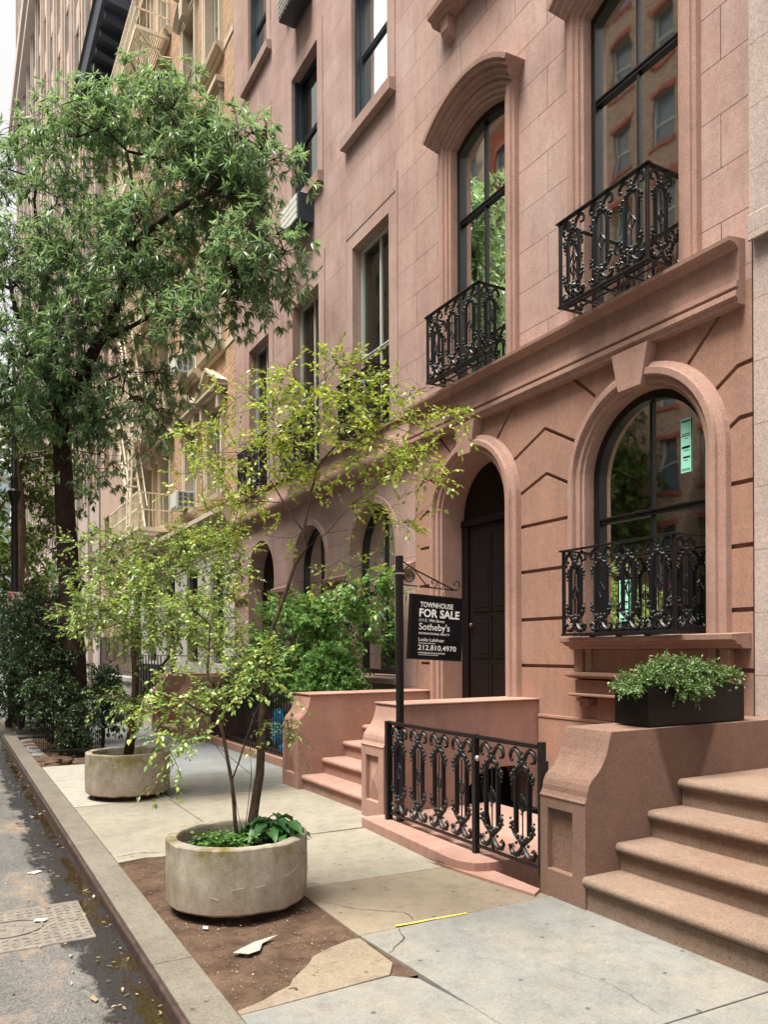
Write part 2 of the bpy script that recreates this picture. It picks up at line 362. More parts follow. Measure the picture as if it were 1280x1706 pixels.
def planter_concrete():
    t = NT('planter_concrete'); v = t.coord(); big = t.noise(v, 3.4, 7, .75)
    c = t.mix((.21, .18, .14), (.40, .36, .29), t.ramp(big, [(.32, 0.0), (.68, 1.0)]))
    st = t.noise(t.coord((5, 5, 1.4)), 2.5, 7, .75); c = t.mix(c, t.ramp(st, [(.3, .72), (.5, 1.0), (.72, 1.22)]), .8, 'MULTIPLY')
    sp = t.n('ShaderNodeSeparateXYZ'); tc = t.n('ShaderNodeTexCoord'); t.l(tc.outputs['Object'], sp.inputs[0])
    zr = t.n('ShaderNodeMapRange'); t.l(sp.outputs[2], zr.inputs[0]); zr.inputs[1].default_value = .24; zr.inputs[2].default_value = .42
    moss = t.mix(t.ramp(t.noise(v, 3.2, 6, .75), [(.47, 0.0), (.62, 1.0)]), zr.outputs[0], 1, 'MULTIPLY')
    c = t.mix(c, (.16, .13, .03), t.mix((0, 0, 0), moss, .9))
    zr2 = t.n('ShaderNodeMapRange'); t.l(sp.outputs[2], zr2.inputs[0]); zr2.inputs[1].default_value = .25; zr2.inputs[2].default_value = .03
    c = t.mix(c, (.22, .125, .085), t.mix((0, 0, 0), t.mix(t.ramp(t.noise(v, 6, 5, .8), [(.35, .2), (.6, 1.0)]), zr2.outputs[0], 1, 'MULTIPLY'), .7))
    f = t.noise(v, 130, 3, .8); c = t.mix(c, t.ramp(f, [(.28, .72), (.5, 1.0), (.75, 1.2)]), 1, 'MULTIPLY')
    t.bsdf(c, .9, .2, 0, t.bump(t.mix(f, big, .5), .5, .008))
planter_concrete()
def asphalt():
    t = NT('asphalt'); v = t.coord(); big = t.noise(v, 1.3, 5, .7); c = t.mix((.075, .074, .072), (.135, .128, .12), t.ramp(big, [(.3, 0.0), (.7, 1.0)]))
    ag = t.n('ShaderNodeTexVoronoi'); ag.inputs['Scale'].default_value = 130; t.l(v, ag.inputs['Vector'])
    c = t.mix(c, t.ramp(ag.outputs['Color'], [(.1, .55), (.5, 1.0), (.9, 1.5)]), 1, 'MULTIPLY')
    br = t.noise(t.coord((1, .45, 1), (2, 1, 0)), 2.6, 5, .7); c = t.mix(c, (.26, .19, .135), t.ramp(br, [(.52, 0.0), (.68, .8)]))
    # water standing in the gutter
    tc = t.n('ShaderNodeTexCoord'); sp = t.n('ShaderNodeSeparateXYZ'); t.l(tc.outputs['Object'], sp.inputs[0])
    mr = t.n('ShaderNodeMapRange'); t.l(sp.outputs[0], mr.inputs[0]); mr.inputs[1].default_value = .42; mr.inputs[2].default_value = .78
    wn = t.noise(t.coord((1, .5, 1)), 4.2, 6, .75)
    ad = t.n('ShaderNodeMath'); ad.operation = 'MULTIPLY_ADD'; t.l(wn, ad.inputs[0]); ad.inputs[1].default_value = 1.5; ad.inputs[2].default_value = -.95
    a2 = t.n('ShaderNodeMath'); a2.operation = 'ADD'; t.l(ad.outputs[0], a2.inputs[0]); t.l(mr.outputs[0], a2.inputs[1])
    wet = t.ramp(a2.outputs[0], [(.20, 0.0), (.36, 1.0)]); pool = t.ramp(a2.outputs[0], [(.74, 0.0), (.80, 1.0)])
    c = t.mix(c, t.mix((.008, .008, .010), (.045, .040, .040), t.noise(v, 60, 3, .8)), wet); c = t.mix(c, (.030, .020, .010), pool)
    rg = t.mix(t.mix((.9, .9, .9), (.20, .20, .20), wet), (.04, .04, .04), pool)
    h = t.mix(ag.outputs['Distance'], t.noise(v, 45, 5, .8), .5); h = t.mix(h, (.5, .5, .5), pool)
    t.bsdf(c, rg, .5, 0, t.bump(h, .7, .008))
asphalt()
def soil(name, c1, c2):
    t = NT(name); v = t.coord(); n1 = t.noise(v, 5, 8, .75); c = t.mix(c1, c2, t.ramp(n1, [(.35, 0.0), (.65, 1.0)]))
    f = t.noise(v, 90, 4, .85); c = t.mix(c, t.ramp(f, [(.3, .55), (.5, 1.0), (.72, 1.5)]), 1, 'MULTIPLY')
    t.bsdf(c, .95, .15, 0, t.bump(f, .9, .012)); return t.m
soil('dirt', (.060, .036, .025), (.15, .098, .068)); soil('soil_dark', (.03, .018, .012), (.07, .042, .03))
def rust(name, c1, c2, rough=.45, metal=.5):
    t = NT(name); v = t.coord(); n1 = t.noise(v, 14, 7, .8); c = t.mix(c1, c2, t.ramp(n1, [(.4, 0.0), (.6, 1.0)]))
    t.bsdf(c, rough, .5, metal, t.bump(n1, .4, .004)); return t.m
rust('kerb_steel', (.05, .03, .026), (.12, .08, .068)); rust('iron_plate', (.13, .115, .10), (.215, .185, .155), .75, .05)
rust('yellow_paint', (.50, .38, .05), (.66, .52, .06), .7, 0); rust('grey_pier', (.3, .3, .3), (.4, .4, .4), .7, 0)

XF = 5.35
def arc(yc, zc, r, a0, a1, n, rz=None):
    rz = rz or r
    return [(yc+r*math.cos(R(a0+(a1-a0)*i/n)), zc+rz*math.sin(R(a0+(a1-a0)*i/n))) for i in range(n+1)]
def arch(yc, hw, z0, zs, n=24, rise=None):
    """closed outline of a round-headed opening, starting bottom at the far side (+y), travelling clockwise seen from the street"""
    return [(yc-hw, z0)] + arc(yc, zs, hw, 180, 0, n, rise) + [(yc+hw, z0)]
def segm(yc, hw, z0, zs, rise, n=14):
    r = (hw*hw+rise*rise)/(2*rise); a = math.degrees(math.asin(hw/r)); zc = zs+rise-r
    return [(yc-hw, z0)] + arc(yc, zc, r, 90+a, 90-a, n) + [(yc+hw, z0)]
def grow_path(path, d):
    return path
M = MATS
# ================================================================== GROUND, ROAD, PAVEMENT
def struct(mb, name, mats, **k): return tag(mb.build(name, mats, **k), kind='structure')
struct(MB().box(-300, 300, -60, 600, -1.7, -1.6), 'ground', M['concrete_grey'])
struct(MB().box(-9.2, .878, -30, 260, -1.5, -.070), 'road', M['asphalt'])
struct(MB().box(-13.0, -9.2, -30, 260, -1.5, 0), 'far_pavement', M['concrete_grey'])
kb = MB(); ys = [-4, .9, 4.05, 7.02, 10.1, 13.4, 16.6, 20, 26, 34, 60, 110]
for a, b in zip(ys, ys[1:]): kb.box(.90, 1.105, a+.004, b-.004, -.6, .004)
struct(kb, 'kerb', M['kerb_concrete'], bevel=.006)
sk = MB()
for a, b in ((-4, 7.02), (7.03, 16), (16.01, 110)): sk.box(.868, .898, a, b, -.3, -.001)
struct(sk, 'kerb_steel_nosing', M['kerb_steel'], bevel=.012, seg=3)
# pavement slabs: (x0,x1,y0,y1,material index)
slabs = MB()
def slab(poly, m, z=0, g=.004):
    slabs.cm = m
    cx = sum(p[0] for p in poly)/len(poly); cy = sum(p[1] for p in poly)/len(poly)
    pl = [(x-g*(1 if x > cx else -1), y-g*(1 if y > cy else -1)) for x, y in poly]
    slabs.prism_z(pl, -.25, z)
def rect(x0, x1, y0, y1): return [(x0, y0), (x1, y0), (x1, y1), (x0, y1)]
XI = 1.108
slab([(2.06, 2.34), (3.46, 2.30), (3.46, 3.90), (2.00, 3.885)], 0, .004); slab([(2.10, -2), (3.46, -2), (3.46, 2.30), (2.10, 2.34)], 0, .002)
slab([(XI, .6), (2.085, .6), (2.085, 2.62), (2.00, 3.25), (1.90, 3.345), (XI, 3.31)], 0, -.002); slab(rect(XI, 2.09, -2, .6), 0)
slab([(2.0, 3.89), (3.41, 3.90), (3.30, 4.80), (2.02, 4.865)], 1); slab([(2.02, 4.87), (3.3, 4.81), (3.32, 6.24), (1.99, 6.255)], 2, -.002)
slab(rect(XI, 2.07, 6.255, 8.52), 2, .001); slab(rect(2.075, 3.6, 6.26, 8.52), 2)
slab(rect(XI, 2.10, 8.52, 11.72), 3, .005); slab([(2.11, 8.52), (4.06, 8.52), (4.06, 10.05), (2.11, 10.05)], 0, .002)
y = 10.05
for dy in (1.5, 1.55, 1.5, 1.6, 1.5, 1.6, 1.5, 1.5, 1.6, 1.5): slab(rect(2.11 if y < 16 else XI, 4.06, y, y+dy), 4, random.uniform(-.002, .003)); y += dy
slab(rect(XI, 4.06, y, y+30), 4); slab(rect(XI, 4.06, y+30, y+80), 4)
slab(rect(XI, 1.30, 11.72, 15.6), 4)
slabs.cm = 5; slabs.box(XI, 4.2, -2, 3.3, -.5, -.03); slabs.box(2.0, 3.3, 3.3, 6.2, -.5, -.03); slabs.box(XI, 5.3, 6.2, 11.7, -.5, -.03)
slabs.box(2.1, 4.2, 11.7, 16, -.5, -.03); slabs.box(XI, 5.3, 16, y+80, -.5, -.03)
# cracks
slabs.cm = 5
def crack(pts, wd=.004, z=.0045):
    rr = random.Random(int(pts[0][0]*1000)); q = []
    for a, b in zip(pts, pts[1:]):
        for i in range(6):
            t = i/6; q.append((a[0]+(b[0]-a[0])*t+rr.uniform(-.008, .008), a[1]+(b[1]-a[1])*t+rr.uniform(-.008, .008)))
    q.append(pts[-1])
    for i, (a, b) in enumerate(zip(q, q[1:])):
        ww = wd*rr.uniform(.5, 1.3); dx, dy = b[0]-a[0], b[1]-a[1]; L = math.hypot(dx, dy) or 1; nx, ny = -dy/L*ww/2, dx/L*ww/2
        slabs.add([(a[0]-nx, a[1]-ny, z), (a[0]+nx, a[1]+ny, z), (b[0]+nx, b[1]+ny, z), (b[0]-nx, b[1]-ny, z)], [(0, 1, 2, 3)])
crack([(2.05, 4.55), (2.18, 4.30), (2.42, 4.08), (2.40, 3.95)]); crack([(2.24, 3.86), (2.20, 3.72), (2.02, 3.58)], .004, .0085)
crack([(2.62, 3.2), (2.75, 2.7), (2.7, 2.4)], .0015, .0085)
crack([(2.02, 5.02), (2.14, 4.93), (2.2, 4.88)]); crack([(1.12, 6.3), (1.3, 6.34), (1.46, 6.27)], .008)
struct(slabs, 'pavement', [M['concrete_blue'], M['flagstone_brown'], M['concrete_tan'], M['concrete_pale'], M['concrete_grey'], M['dark']], bevel=.004)
M_fl = MB()   # broken flagstone left between the earth pit and the slab
M_fl.prism_z([(1.115, 3.315), (1.9, 3.36), (1.985, 3.48), (1.995, 3.87), (1.93, 3.875), (1.80, 3.83), (1.66, 3.76), (1.60, 3.68), (1.46, 3.55), (1.42, 3.49), (1.33, 3.45), (1.25, 3.40), (1.115, 3.36)], -.2, -.004)
struct(M_fl, 'broken_flagstone', M['flagstone_brown'], bevel=.004)
# earth pit round the near planter
def dirt_patch(name, poly_in, x0, x1, y0, y1, z, amp, mat, step=.025):
    rs = random.Random(3); nx = int((x1-x0)/step); ny = int((y1-y0)/step)
    from mathutils import noise as N
    vs = []; fs = []
    for j in range(ny+1):
        for i in range(nx+1):
            X, Y = x0+(x1-x0)*i/nx, y0+(y1-y0)*j/ny
            h = N.fractal(Vector((X*3, Y*3, 0)), 1, 2, 4)*amp + N.fractal(Vector((X*18, Y*18, 3)), 1, 2, 3)*amp*.35
            vs.append((X, Y, z+h))
    for j in range(ny):
        for i in range(nx): a = j*(nx+1)+i; fs.append((a, a+1, a+nx+2, a+nx+1))
    mb = MB().add(vs, fs); return mb
struct(dirt_patch('', None, 1.10, 2.03, 3.3, 6.28, -.012, .012, None), 'earth_pit', M['dirt'], smooth=180)
struct(dirt_patch('', None, 1.10, 2.12, 11.7, 15.7, -.0, .03, None, .06), 'tree_pit_earth', M['dirt'], smooth=180)
struct(MB().prism_z([(1.113, 6.29), (1.5, 6.29), (1.62, 6.18), (1.45, 6.165), (1.33, 6.2), (1.113, 6.15)], -.2, -.001), 'broken_slab_edge', M['concrete_tan'], bevel=.004)
yl = MB(); pts = [(2.245, 3.905), (2.35, 3.897), (2.5, 3.893), (2.62, 3.886), (2.73, 3.878)]
for i, ((a, b), (c, d)) in enumerate(zip(pts, pts[1:])): yl.add([(a, b-.009, .0085), (c, d-.009+.003*(i % 2), .0085), (c, d+.009, .0085), (a, b+.010, .0085)], [(0, 1, 2, 3)])
struct(yl, 'yellow_paint_mark', M['yellow_paint'])
# iron utility cover in the roadway
uc = thing('utility_cover', 'rusty cast iron utility cover with raised blocks set in the roadway', 'utility cover', (.36, 5.15, -.07))
c = MB(); c.prism_z([(-.02, 4.80), (.745, 4.80), (.745, 5.56), (-.02, 5.56)], -.10, -.062); c.build('plate', M['iron_plate'], uc, bevel=.006)
c = MB()
for i in range(13):
    for j in range(12):
        xx, yy = .035+i*.055, 4.84+j*.058
        if ((xx-.30)/.20)**2+((yy-5.17)/.16)**2 < 1.1: continue
        if (i+j) % 3: c.box(xx, xx+.030, yy, yy+.038 if (i*j) % 2 else yy+.022, -.062, -.0575)
        else: c.box(xx, xx+.014, yy, yy+.040, -.062, -.0575); c.box(xx+.02, xx+.034, yy+.01, yy+.04, -.062, -.0575)
for k in range(28):
    a, b = 2*math.pi*k/28, 2*math.pi*(k+1)/28
    c.obox((.30+.19*math.cos(a), 5.17+.15*math.sin(a), -.059), (.30+.19*math.cos(b), 5.17+.15*math.sin(b), -.059), .012, .012)
for k in range(9): c.ball((.30+random.uniform(-.1, .1), 5.17+random.uniform(-.08, .08), -.061), random.uniform(.015, .035), (1, 1, .3))
c.build('raised_pattern', M['iron_plate'], uc, bevel=.003)

# ================================================================== OPENINGS AND WINDOWS
def surround(path, prof, name, mat, parent): return MB().sweep(path, prof).build(name, mat, parent, bevel=.004, smooth=0)
def sash(parent, yc, hw, z0, zs, kind, xf, frame_mat, glass_mat, fw=.055, rail=None, mull=True, rise=None, lower_mull=True, mw=.028, curtain=None, lights=None):
    """a sliding window in its opening. kind: rect / round / segm. Returns the frame object (with its pane)"""
    if kind == 'rect':
        out = [(yc-hw, z0), (yc-hw, zs), (yc+hw, zs), (yc+hw, z0)]; top = zs
        f = lambda d: [(yc-hw+d, z0+d), (yc-hw+d, zs-d), (yc+hw-d, zs-d), (yc+hw-d, z0+d)]
        ht = lambda y: zs
    elif kind == 'round':
        rz = rise or hw
        f = lambda d: [(yc-hw+d, z0+d)] + arc(yc, zs, hw-d, 180, 0, 24, rz-d) + [(yc+hw-d, z0+d)]
        ht = lambda y: zs+rz*math.sqrt(max(0, 1-((y-yc)/hw)**2)); top = zs+rz
    else:
        r = (hw*hw+rise*rise)/(2*rise); zc = zs+rise-r; top = zs+rise
        f = lambda d: [(yc-hw+d, z0+d)] + [(p[0], p[1]-d) for p in segm(yc, hw-d, z0, zs, rise*(hw-d)/hw)[1:-1]] + [(yc+hw-d, z0+d)]
        ht = lambda y: zc+math.sqrt(max(0, r*r-(y-yc)**2))
    mb = MB(); o = f(0); i = f(fw)
    # outer frame as a closed ring
    n = len(o)
    vs = [(xf-.03, *p) for p in o]+[(xf-.03, *p) for p in i]+[(xf+.06, *p) for p in o]+[(xf+.06, *p) for p in i]
    fs = []
    for k in range(n):
        k2 = (k+1) % n
        fs += [(k, k2, n+k2, n+k), (2*n+k, 3*n+k, 3*n+k2, 2*n+k2), (n+k, n+k2, 3*n+k2, 3*n+k), (k, 2*n+k, 2*n+k2, k2)]
    mb.add(vs, fs)
    zr = rail if rail else (z0+zs)/2
    if rail: mb.box(xf-.012, xf+.05, yc-hw+fw, yc+hw-fw, zr-.028, zr+.028); mb.box(xf-.022, xf+.04, yc-hw+fw, yc+hw-fw, zr+.006, zr+.03)
    if mull:
        mb.box(xf-.006, xf+.04, yc-mw/2, yc+mw/2, (zr+.028) if rail else z0+fw, ht(yc)-fw-.004)
        if rail and lower_mull: mb.box(xf-.002, xf+.05, yc-mw/2, yc+mw/2, z0+fw, zr-.029)
    fr = mb.build('window', frame_mat, parent, bevel=.004)
    g = f(fw-.004); MB().add([(xf+.022, *p) for p in g], [tuple(range(len(g)))]).build('pane', glass_mat, fr)
    if curtain:
        cb = MB(); nn = 40
        for (a, b) in curtain[1:]:
            vs = []; m = 0
            for q in range(nn+1):
                yy = a+(b-a)*q/nn; vs += [(xf+.16+.022*math.sin(q*1.3)+.01*math.sin(q*3.1), yy, z0+.03), (xf+.16+.022*math.sin(q*1.3+.4), yy, min(ht(min(max(yy, yc-hw+.01), yc+hw-.01)), top)-.05)]
            cb.add(vs, [(2*q, 2*q+2, 2*q+3, 2*q+1) for q in range(nn)])
        cb.build('curtain', M[curtain[0]], fr, smooth=180)
    return fr
def reveal_back(parent, name, yc, hw, z0, z1, depth=1.2): pass

# ---- ornamental cast iron baluster: local (u along the rail, v up), made once per size, shared
def spiral(c, r0, r1, a0, a1, n=12): return [(c[0]+(r0+(r1-r0)*i/n)*math.cos(R(a0+(a1-a0)*i/n)), c[1]+(r0+(r1-r0)*i/n)*math.sin(R(a0+(a1-a0)*i/n))) for i in range(n+1)]
_bal = {}
def baluster_mesh(h, wd, horns=1.0):
    key = (round(h, 3), round(wd, 3), horns)
    if key in _bal: return _bal[key]
    mb = MB(); s = wd/.30; hh = h/.74
    def T(pts, r, n=6): mb.tube([(u*s, 0, v*hh) for u, v in pts], r, n)
    def B(u, v, r, sc=(1, .9, 1)): mb.ball((u*s, -.006, v*hh), r, sc)
    for sg in (-1, 1):
        u = .066*sg
        mb.box((u-.015)*s, (u+.015)*s, -.011, .011, .17*hh, .545*hh); mb.box((u-.006)*s, (u+.006)*s, -.018, .018, .19*hh, .53*hh)
        # top scroll
        T([(0, .60), (.018*sg, .655), (.042*sg, .70), (.075*sg, .722), (.108*sg, .708), (.125*sg, .675), (.118*sg, .645), (.098*sg, .640)], [.012, .014, .016, .017, .016, .014, .011, .007])
        B(.100*sg, .645, .014)
        for (a, b, r) in ((.055, .600, .019), (.085, .572, .018), (.108, .545, .019), (.108, .512, .013), (.095, .525, .012), (.108, .482, .009), (.035, .640, .013)): B(a*sg, b, r)
        # bottom leaf scroll
        T([(0, .10), (.028*sg, .055), (.065*sg, .025), (.105*sg, .030), (.125*sg, .062), (.105*sg, .085), (.086*sg, .070)], [.012, .017, .019, .018, .014, .011, .007])
        T([(.012*sg, .10), (.05*sg, .135), (.085*sg, .165), (.105*sg, .20), (.11*sg, .24)], [.010, .013, .014, .010, .004])
        for (a, b, r) in ((.045, .150, .017), (.090, .190, .018), (.112, .225, .016), (.121, .195, .012), (.118, .258, .010), (.095, .235, .013), (.125, .075, .015), (.06, .105, .013), (.03, .03, .012)): B(a*sg, b, r)
    T(arc(0, .545, .066, 0, 180, 10, .075), .014); T(arc(0, .545, .048, 0, 180, 8, .055), .008)
    B(0, .632, .025); B(0, .665, .018); B(0, .70, .012); B(0, .60, .014); B(0, .12, .028); B(0, .085, .02); B(0, .155, .016); B(0, .045, .013)
    T([(0, .13), (0, .575)], .0055, 5)
    T([(0, .42), (.022, .395), (.036, .365), (.022, .335), (0, .31), (-.022, .335), (-.036, .365), (-.022, .395), (0, .42)], [.006, .007, .011, .007, .006, .007, .011, .007, .006])
    B(0, .425, .011); B(0, .305, .011)
    _bal[key] = mb.mesh('baluster', 50); _bal[key].materials.append(M['black_iron']); return _bal[key]
def add_baluster(parent, h, wd, x, y, z, rot):
    o = bpy.data.objects.new('baluster', baluster_mesh(h, wd)); COL.objects.link(o); o.parent = parent
    o.location = Vector((x, y, z)) - (parent.location if parent.parent is None else Vector((0, 0, 0)))
    o.rotation_euler = (0, 0, rot)
    return o
def balcony(parent, y0, y1, xb, z0, h, nf, floor=True, xw=5.30):
    mb = MB(); z1 = z0+h; t = .022
    mb.box(xb-.032, xb+.016, y0-.034, y1+.034, z1-.016, z1)                                        # flat handrail
    for yy in (y0, y1): mb.box(xb+.0165, xw+.1, yy-.024, yy+.024, z1-.0155, z1-.0005); mb.box(xb+.016, xw+.1, yy-.01, yy+.01, z0+.001, z0+.023); mb.box(xb-.014, xb+.014, yy-.014, yy+.014, z0+.024, z1-.017)
    mb.box(xb-.02, xb+.0155, y0-.02, y1+.02, z0, z0+.024)
    if floor:
        mb.box(xb+.05, xb+.062, y0+.0105, y1-.0105, z0+.004, z0+.022); mb.box(xb+.14, xb+.152, y0+.0105, y1-.0105, z0+.004, z0+.022)
        for k in (.25, .5, .75): yy = y0+(y1-y0)*k; mb.box(xb+.0165, xw+.05, yy-.012, yy+.012, z0-.018, z0+.003)
    b = mb.build('balcony', M['black_paint'], parent, bevel=.003)
    w_ = (y1-y0)/nf
    for k in range(nf): add_baluster(b, h-.04, w_*.94, xb, y0+w_*(k+.5), z0+.022, R(-90))
    for yy in (y0, y1):
        d = xw-xb; nn = max(1, round(d/.3)); ww = d/nn
        for k in range(nn): add_baluster(b, h-.04, min(ww*.92, w_*.94), xb+ww*(k+.5), yy, z0+.022, 0)
    return b

# ================================================================== HOUSE ONE (near brownstone)
Y0, Y1 = 3.815, 8.73
h1 = thing('brownstone_house', 'nearest reddish brownstone house with arched black door and iron window balconies', 'house', (XF+2, 6.27, 0))
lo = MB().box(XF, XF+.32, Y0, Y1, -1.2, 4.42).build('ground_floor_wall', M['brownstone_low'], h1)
cut = MB()
cut.prism_x(arch(4.90, .685, 1.70, 3.20), XF-.2, XF+.5)
cut.prism_x(arch(7.43, .625, .88, 3.22), XF-.2, XF+.5)
def groove(*pts, wd=.036, dp=.035):
    for (a, b), (c_, d) in zip(pts, pts[1:]):
        L = math.hypot(c_-a, d-b); dy, dz = (c_-a)/L, (d-b)/L; e = .006
        cut.obox((XF, a-dy*e, b-dz*e), (XF, c_+dy*e, d+dz*e), 2*dp, wd, (1, 0, 0)) if False else None
        ny, nz = -dz*wd/2, dy*wd/2; a2, b2, c2, d2 = a-dy*e, b-dz*e, c_+dy*e, d+dz*e
        cut.prism_x([(a2-ny, b2-nz), (c2-ny, d2-nz), (c2+ny, d2+nz), (a2+ny, b2+nz)], XF-.1, XF+dp)
for z in (1.43, 1.915, 2.42, 2.905): groove((5.72, z), (6.64, z))
for z in (1.43, 1.90, 2.395, 2.885): groove((3.80, z), (4.08, z))
for z in (1.43, 1.915, 2.42, 2.905): groove((8.20, z), (8.60, z))
groove((6.64, 3.235), (6.16, 3.40), (5.80, 3.225)); groove((6.73, 3.63), (6.18, 3.865), (5.74, 3.63))
groove((6.67, 4.262), (6.98, 3.95)); groove((5.79, 4.275), (5.47, 3.99)); groove((8.17, 4.262), (7.86, 3.95))
groove((4.08, 3.29), (3.925, 3.385), (3.79, 3.385)); groove((4.16, 3.65), (3.94, 3.79), (3.79, 3.80)); groove((4.40, 3.955), (4.09, 4.255))
groove((8.15, 3.235), (8.43, 3.37), (8.62, 3.29)); groove((8.12, 3.6), (8.45, 3.80), (8.62, 3.72))
boolean(lo, cut)
bv = lo.modifiers.new('bevel', 'BEVEL'); bv.width = .006; bv.segments = 2; bv.limit_method = 'ANGLE'; bv.angle_limit = R(40)
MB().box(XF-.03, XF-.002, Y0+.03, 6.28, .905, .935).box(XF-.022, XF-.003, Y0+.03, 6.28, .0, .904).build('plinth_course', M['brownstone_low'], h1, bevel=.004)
up = MB().box(XF, XF+.32, Y0, Y1, 4.422, 13.6).build('wall', M['brownstone_upper'], h1)
cut = MB(); W1 = (5.02, .555); W2 = (7.31, .53)
for yc, hw in (W1, W2):
    cut.prism_x(segm(yc, hw, 4.72, 7.64, .15), XF-.1, XF+.5)
    cut.prism_x([(yc-.5, 9.42), (yc-.5, 11.6), (yc+.5, 11.6), (yc+.5, 9.42)], XF-.1, XF+.5)
boolean(up, cut)
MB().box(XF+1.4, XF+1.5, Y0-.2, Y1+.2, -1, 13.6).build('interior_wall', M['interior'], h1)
MB().box(XF+.33, XF+8, Y0+.01, Y1-.01, 13.61, 13.8).box(XF-.35, XF+.32, Y0+.01, Y1-.01, 13.61, 14.1).build('roof', M['navy_cornice'], h1)
MB().box(XF+.33, XF+8, Y0, Y0+.1, -1, 13.6).box(XF+.33, XF+8, Y1-.1, Y1, -1, 13.6).build('party_wall', M['brown_brick'], h1)
# belt course
prof = [(XF+.01, 4.235), (XF-.085, 4.235), (XF-.09, 4.27), (XF-.115, 4.285), (XF-.115, 4.325), (XF-.082, 4.345), (XF-.082, 4.352), (XF-.105, 4.362), (XF-.105, 4.40), (XF-.078, 4.415),
        (XF-.078, 4.655), (XF-.10, 4.665), (XF-.12, 4.685), (XF-.185, 4.69), (XF-.19, 4.72), (XF+.01, 4.745)]
MB().prism_y(prof, 3.87, 8.728).build('belt_course', M['brownstone_trim'], h1)
# ground floor window
SUR = [(0, XF+.13), (0, XF-.030), (.030, XF-.032), (.032, XF-.062), (.082, XF-.064), (.084, XF-.085), (.094, XF-.108), (.150, XF-.108), (.156, XF-.082), (.205, XF-.05), (.215, XF+.002)]
fw1 = sash(h1, 4.90, .685, 1.715, 3.20, 'round', XF+.12, M['black_paint'], M['window_glass'], fw=.075, rail=2.815, mw=.03)
surround(arch(4.90, .683, 1.70, 3.20, 30), SUR, 'window_surround', M['brownstone_trim'], fw1)
def quad_yz(mb, x, y0, y1, z0, z1): mb.add([(x, y0, z0), (x, y1, z0), (x, y1, z1), (x, y0, z1)], [(0, 1, 2, 3)])
def notice(y0, y1, z0, z1, par, lean=0):
    p = MB().box(XF+.132, XF+.134, y0, y1, z0, z1).build('paper_notice', M['paper_mint'], par)
    t = MB(); h = z1-z0; w = y1-y0
    for a, b, l, r in ((.93, .955, .08, .92), (.70, .715, .12, .9), (.665, .68, .10, .88), (.62, .63, .4, .7), (.445, .485, .12, .88), (.40, .41, .3, .8), (.265, .295, .22, .9), (.22, .23, .3, .7), (.06, .07, .08, .9), (.035, .042, .08, .9)):
        t.box(XF+.1305, XF+.1315, y1-w*r, y1-w*l, z0+h*a, z0+h*b)
    t.build('printed_lines', M['board_black'], p)
notice(4.485, 4.59, 3.10, 3.56, fw1); notice(5.18, 5.30, 1.86, 2.24, fw1)
KS = MB().prism_x([(4.80, 3.885), (5.06, 3.885), (5.14, 4.236), (4.72, 4.236)], XF-.125, XF+.0).build('keystone', M['brownstone_trim'], h1, bevel=.006)
s = MB(); s.prism_y([(XF, 1.60), (XF-.10, 1.60), (XF-.12, 1.625), (XF-.17, 1.64), (XF-.19, 1.66), (XF-.235, 1.668), (XF-.24, 1.712), (XF, 1.724)], 3.83, 5.72)
s.build('window_sill', M['brownstone_trim'], h1, bevel=.003)
s = MB(); s.box(XF-.07, XF, 3.98, 5.64, 1.387, 1.598)
for a, b in ((5.55, 5.66), (5.44, 5.51), (4.08, 4.15), (3.96, 4.04)): s.box(XF-.10, XF-.0705, a, b, 1.387, 1.599)
s.prism_y([(XF, 1.31), (XF-.14, 1.335), (XF-.18, 1.35), (XF-.18, 1.384), (XF, 1.386)], 3.91, 5.71)
s.box(XF-.085, XF, 3.95, 5.66, 1.185, 1.309); s.prism_y([(XF, 1.14), (XF-.12, 1.15), (XF-.165, 1.162), (XF-.165, 1.182), (XF, 1.184)], 3.93, 5.68)
for a in (5.45, 4.05): s.box(XF-.13, XF, a, a+.15, 1.105, 1.139); s.box(XF-.10, XF, a+.01, a+.14, 1.065, 1.104)
s.box(XF-.035, XF, 3.95, 5.42, .94, 1.139)
s.build('window_apron', M['brownstone_low'], h1, bevel=.004)
balcony(h1, 4.285, 5.565, 5.04, 1.725, .80, 4)
# door
SURD = [(0, XF+.26), (0, XF-.032), (.038, XF-.034), (.040, XF-.066), (.098, XF-.068), (.100, XF-.09), (.112, XF-.112), (.165, XF-.112), (.18, XF-.08), (.225, XF-.06), (.24, XF+.002)]
dr = MB(); xd = XF+.30
o = arch(7.43, .66, .86, 3.22, 24); dr.prism_x(o, xd, xd+.05)
dr.box(xd-.035, xd, 6.80, 6.93, .88, 3.12); dr.box(xd-.035, xd, 7.93, 8.06, .88, 3.12); dr.box(xd-.05, xd, 6.80, 8.06, 3.121, 3.20)
door = dr.build('door_frame', M['black_door'], h1, bevel=.004)
dl = MB(); dl.box(xd-.012, xd, 6.95, 7.91, .885, 3.10)
for (a, b) in ((1.0, 1.42), (1.50, 2.0), (2.06, 2.98)):
    for (c_, e) in ((7.02, 7.39), (7.47, 7.84)): dl.box(xd-.022, xd-.0125, c_, e, a, b); dl.box(xd-.028, xd-.0225, c_+.05, e-.05, a+.05, b-.05)
dleaf = dl.build('door', M['black_door'], door, bevel=.005)
surround(arch(7.43, .623, .90, 3.22, 30), SURD, 'door_surround', M['brownstone_trim'], door)
MB().ball((xd-.05, 7.84, 1.9), .03).tube([(xd-.05, 7.84, 1.9), (xd-.01, 7.84, 1.9)], .01).build('door_knob', M['kerb_steel'], door, smooth=180)
MB().prism_x([(7.33, 3.86), (7.57, 3.86), (7.64, 4.236), (7.24, 4.236)], XF-.125, XF+.0).build('keystone', M['brownstone_trim'], h1, bevel=.006)
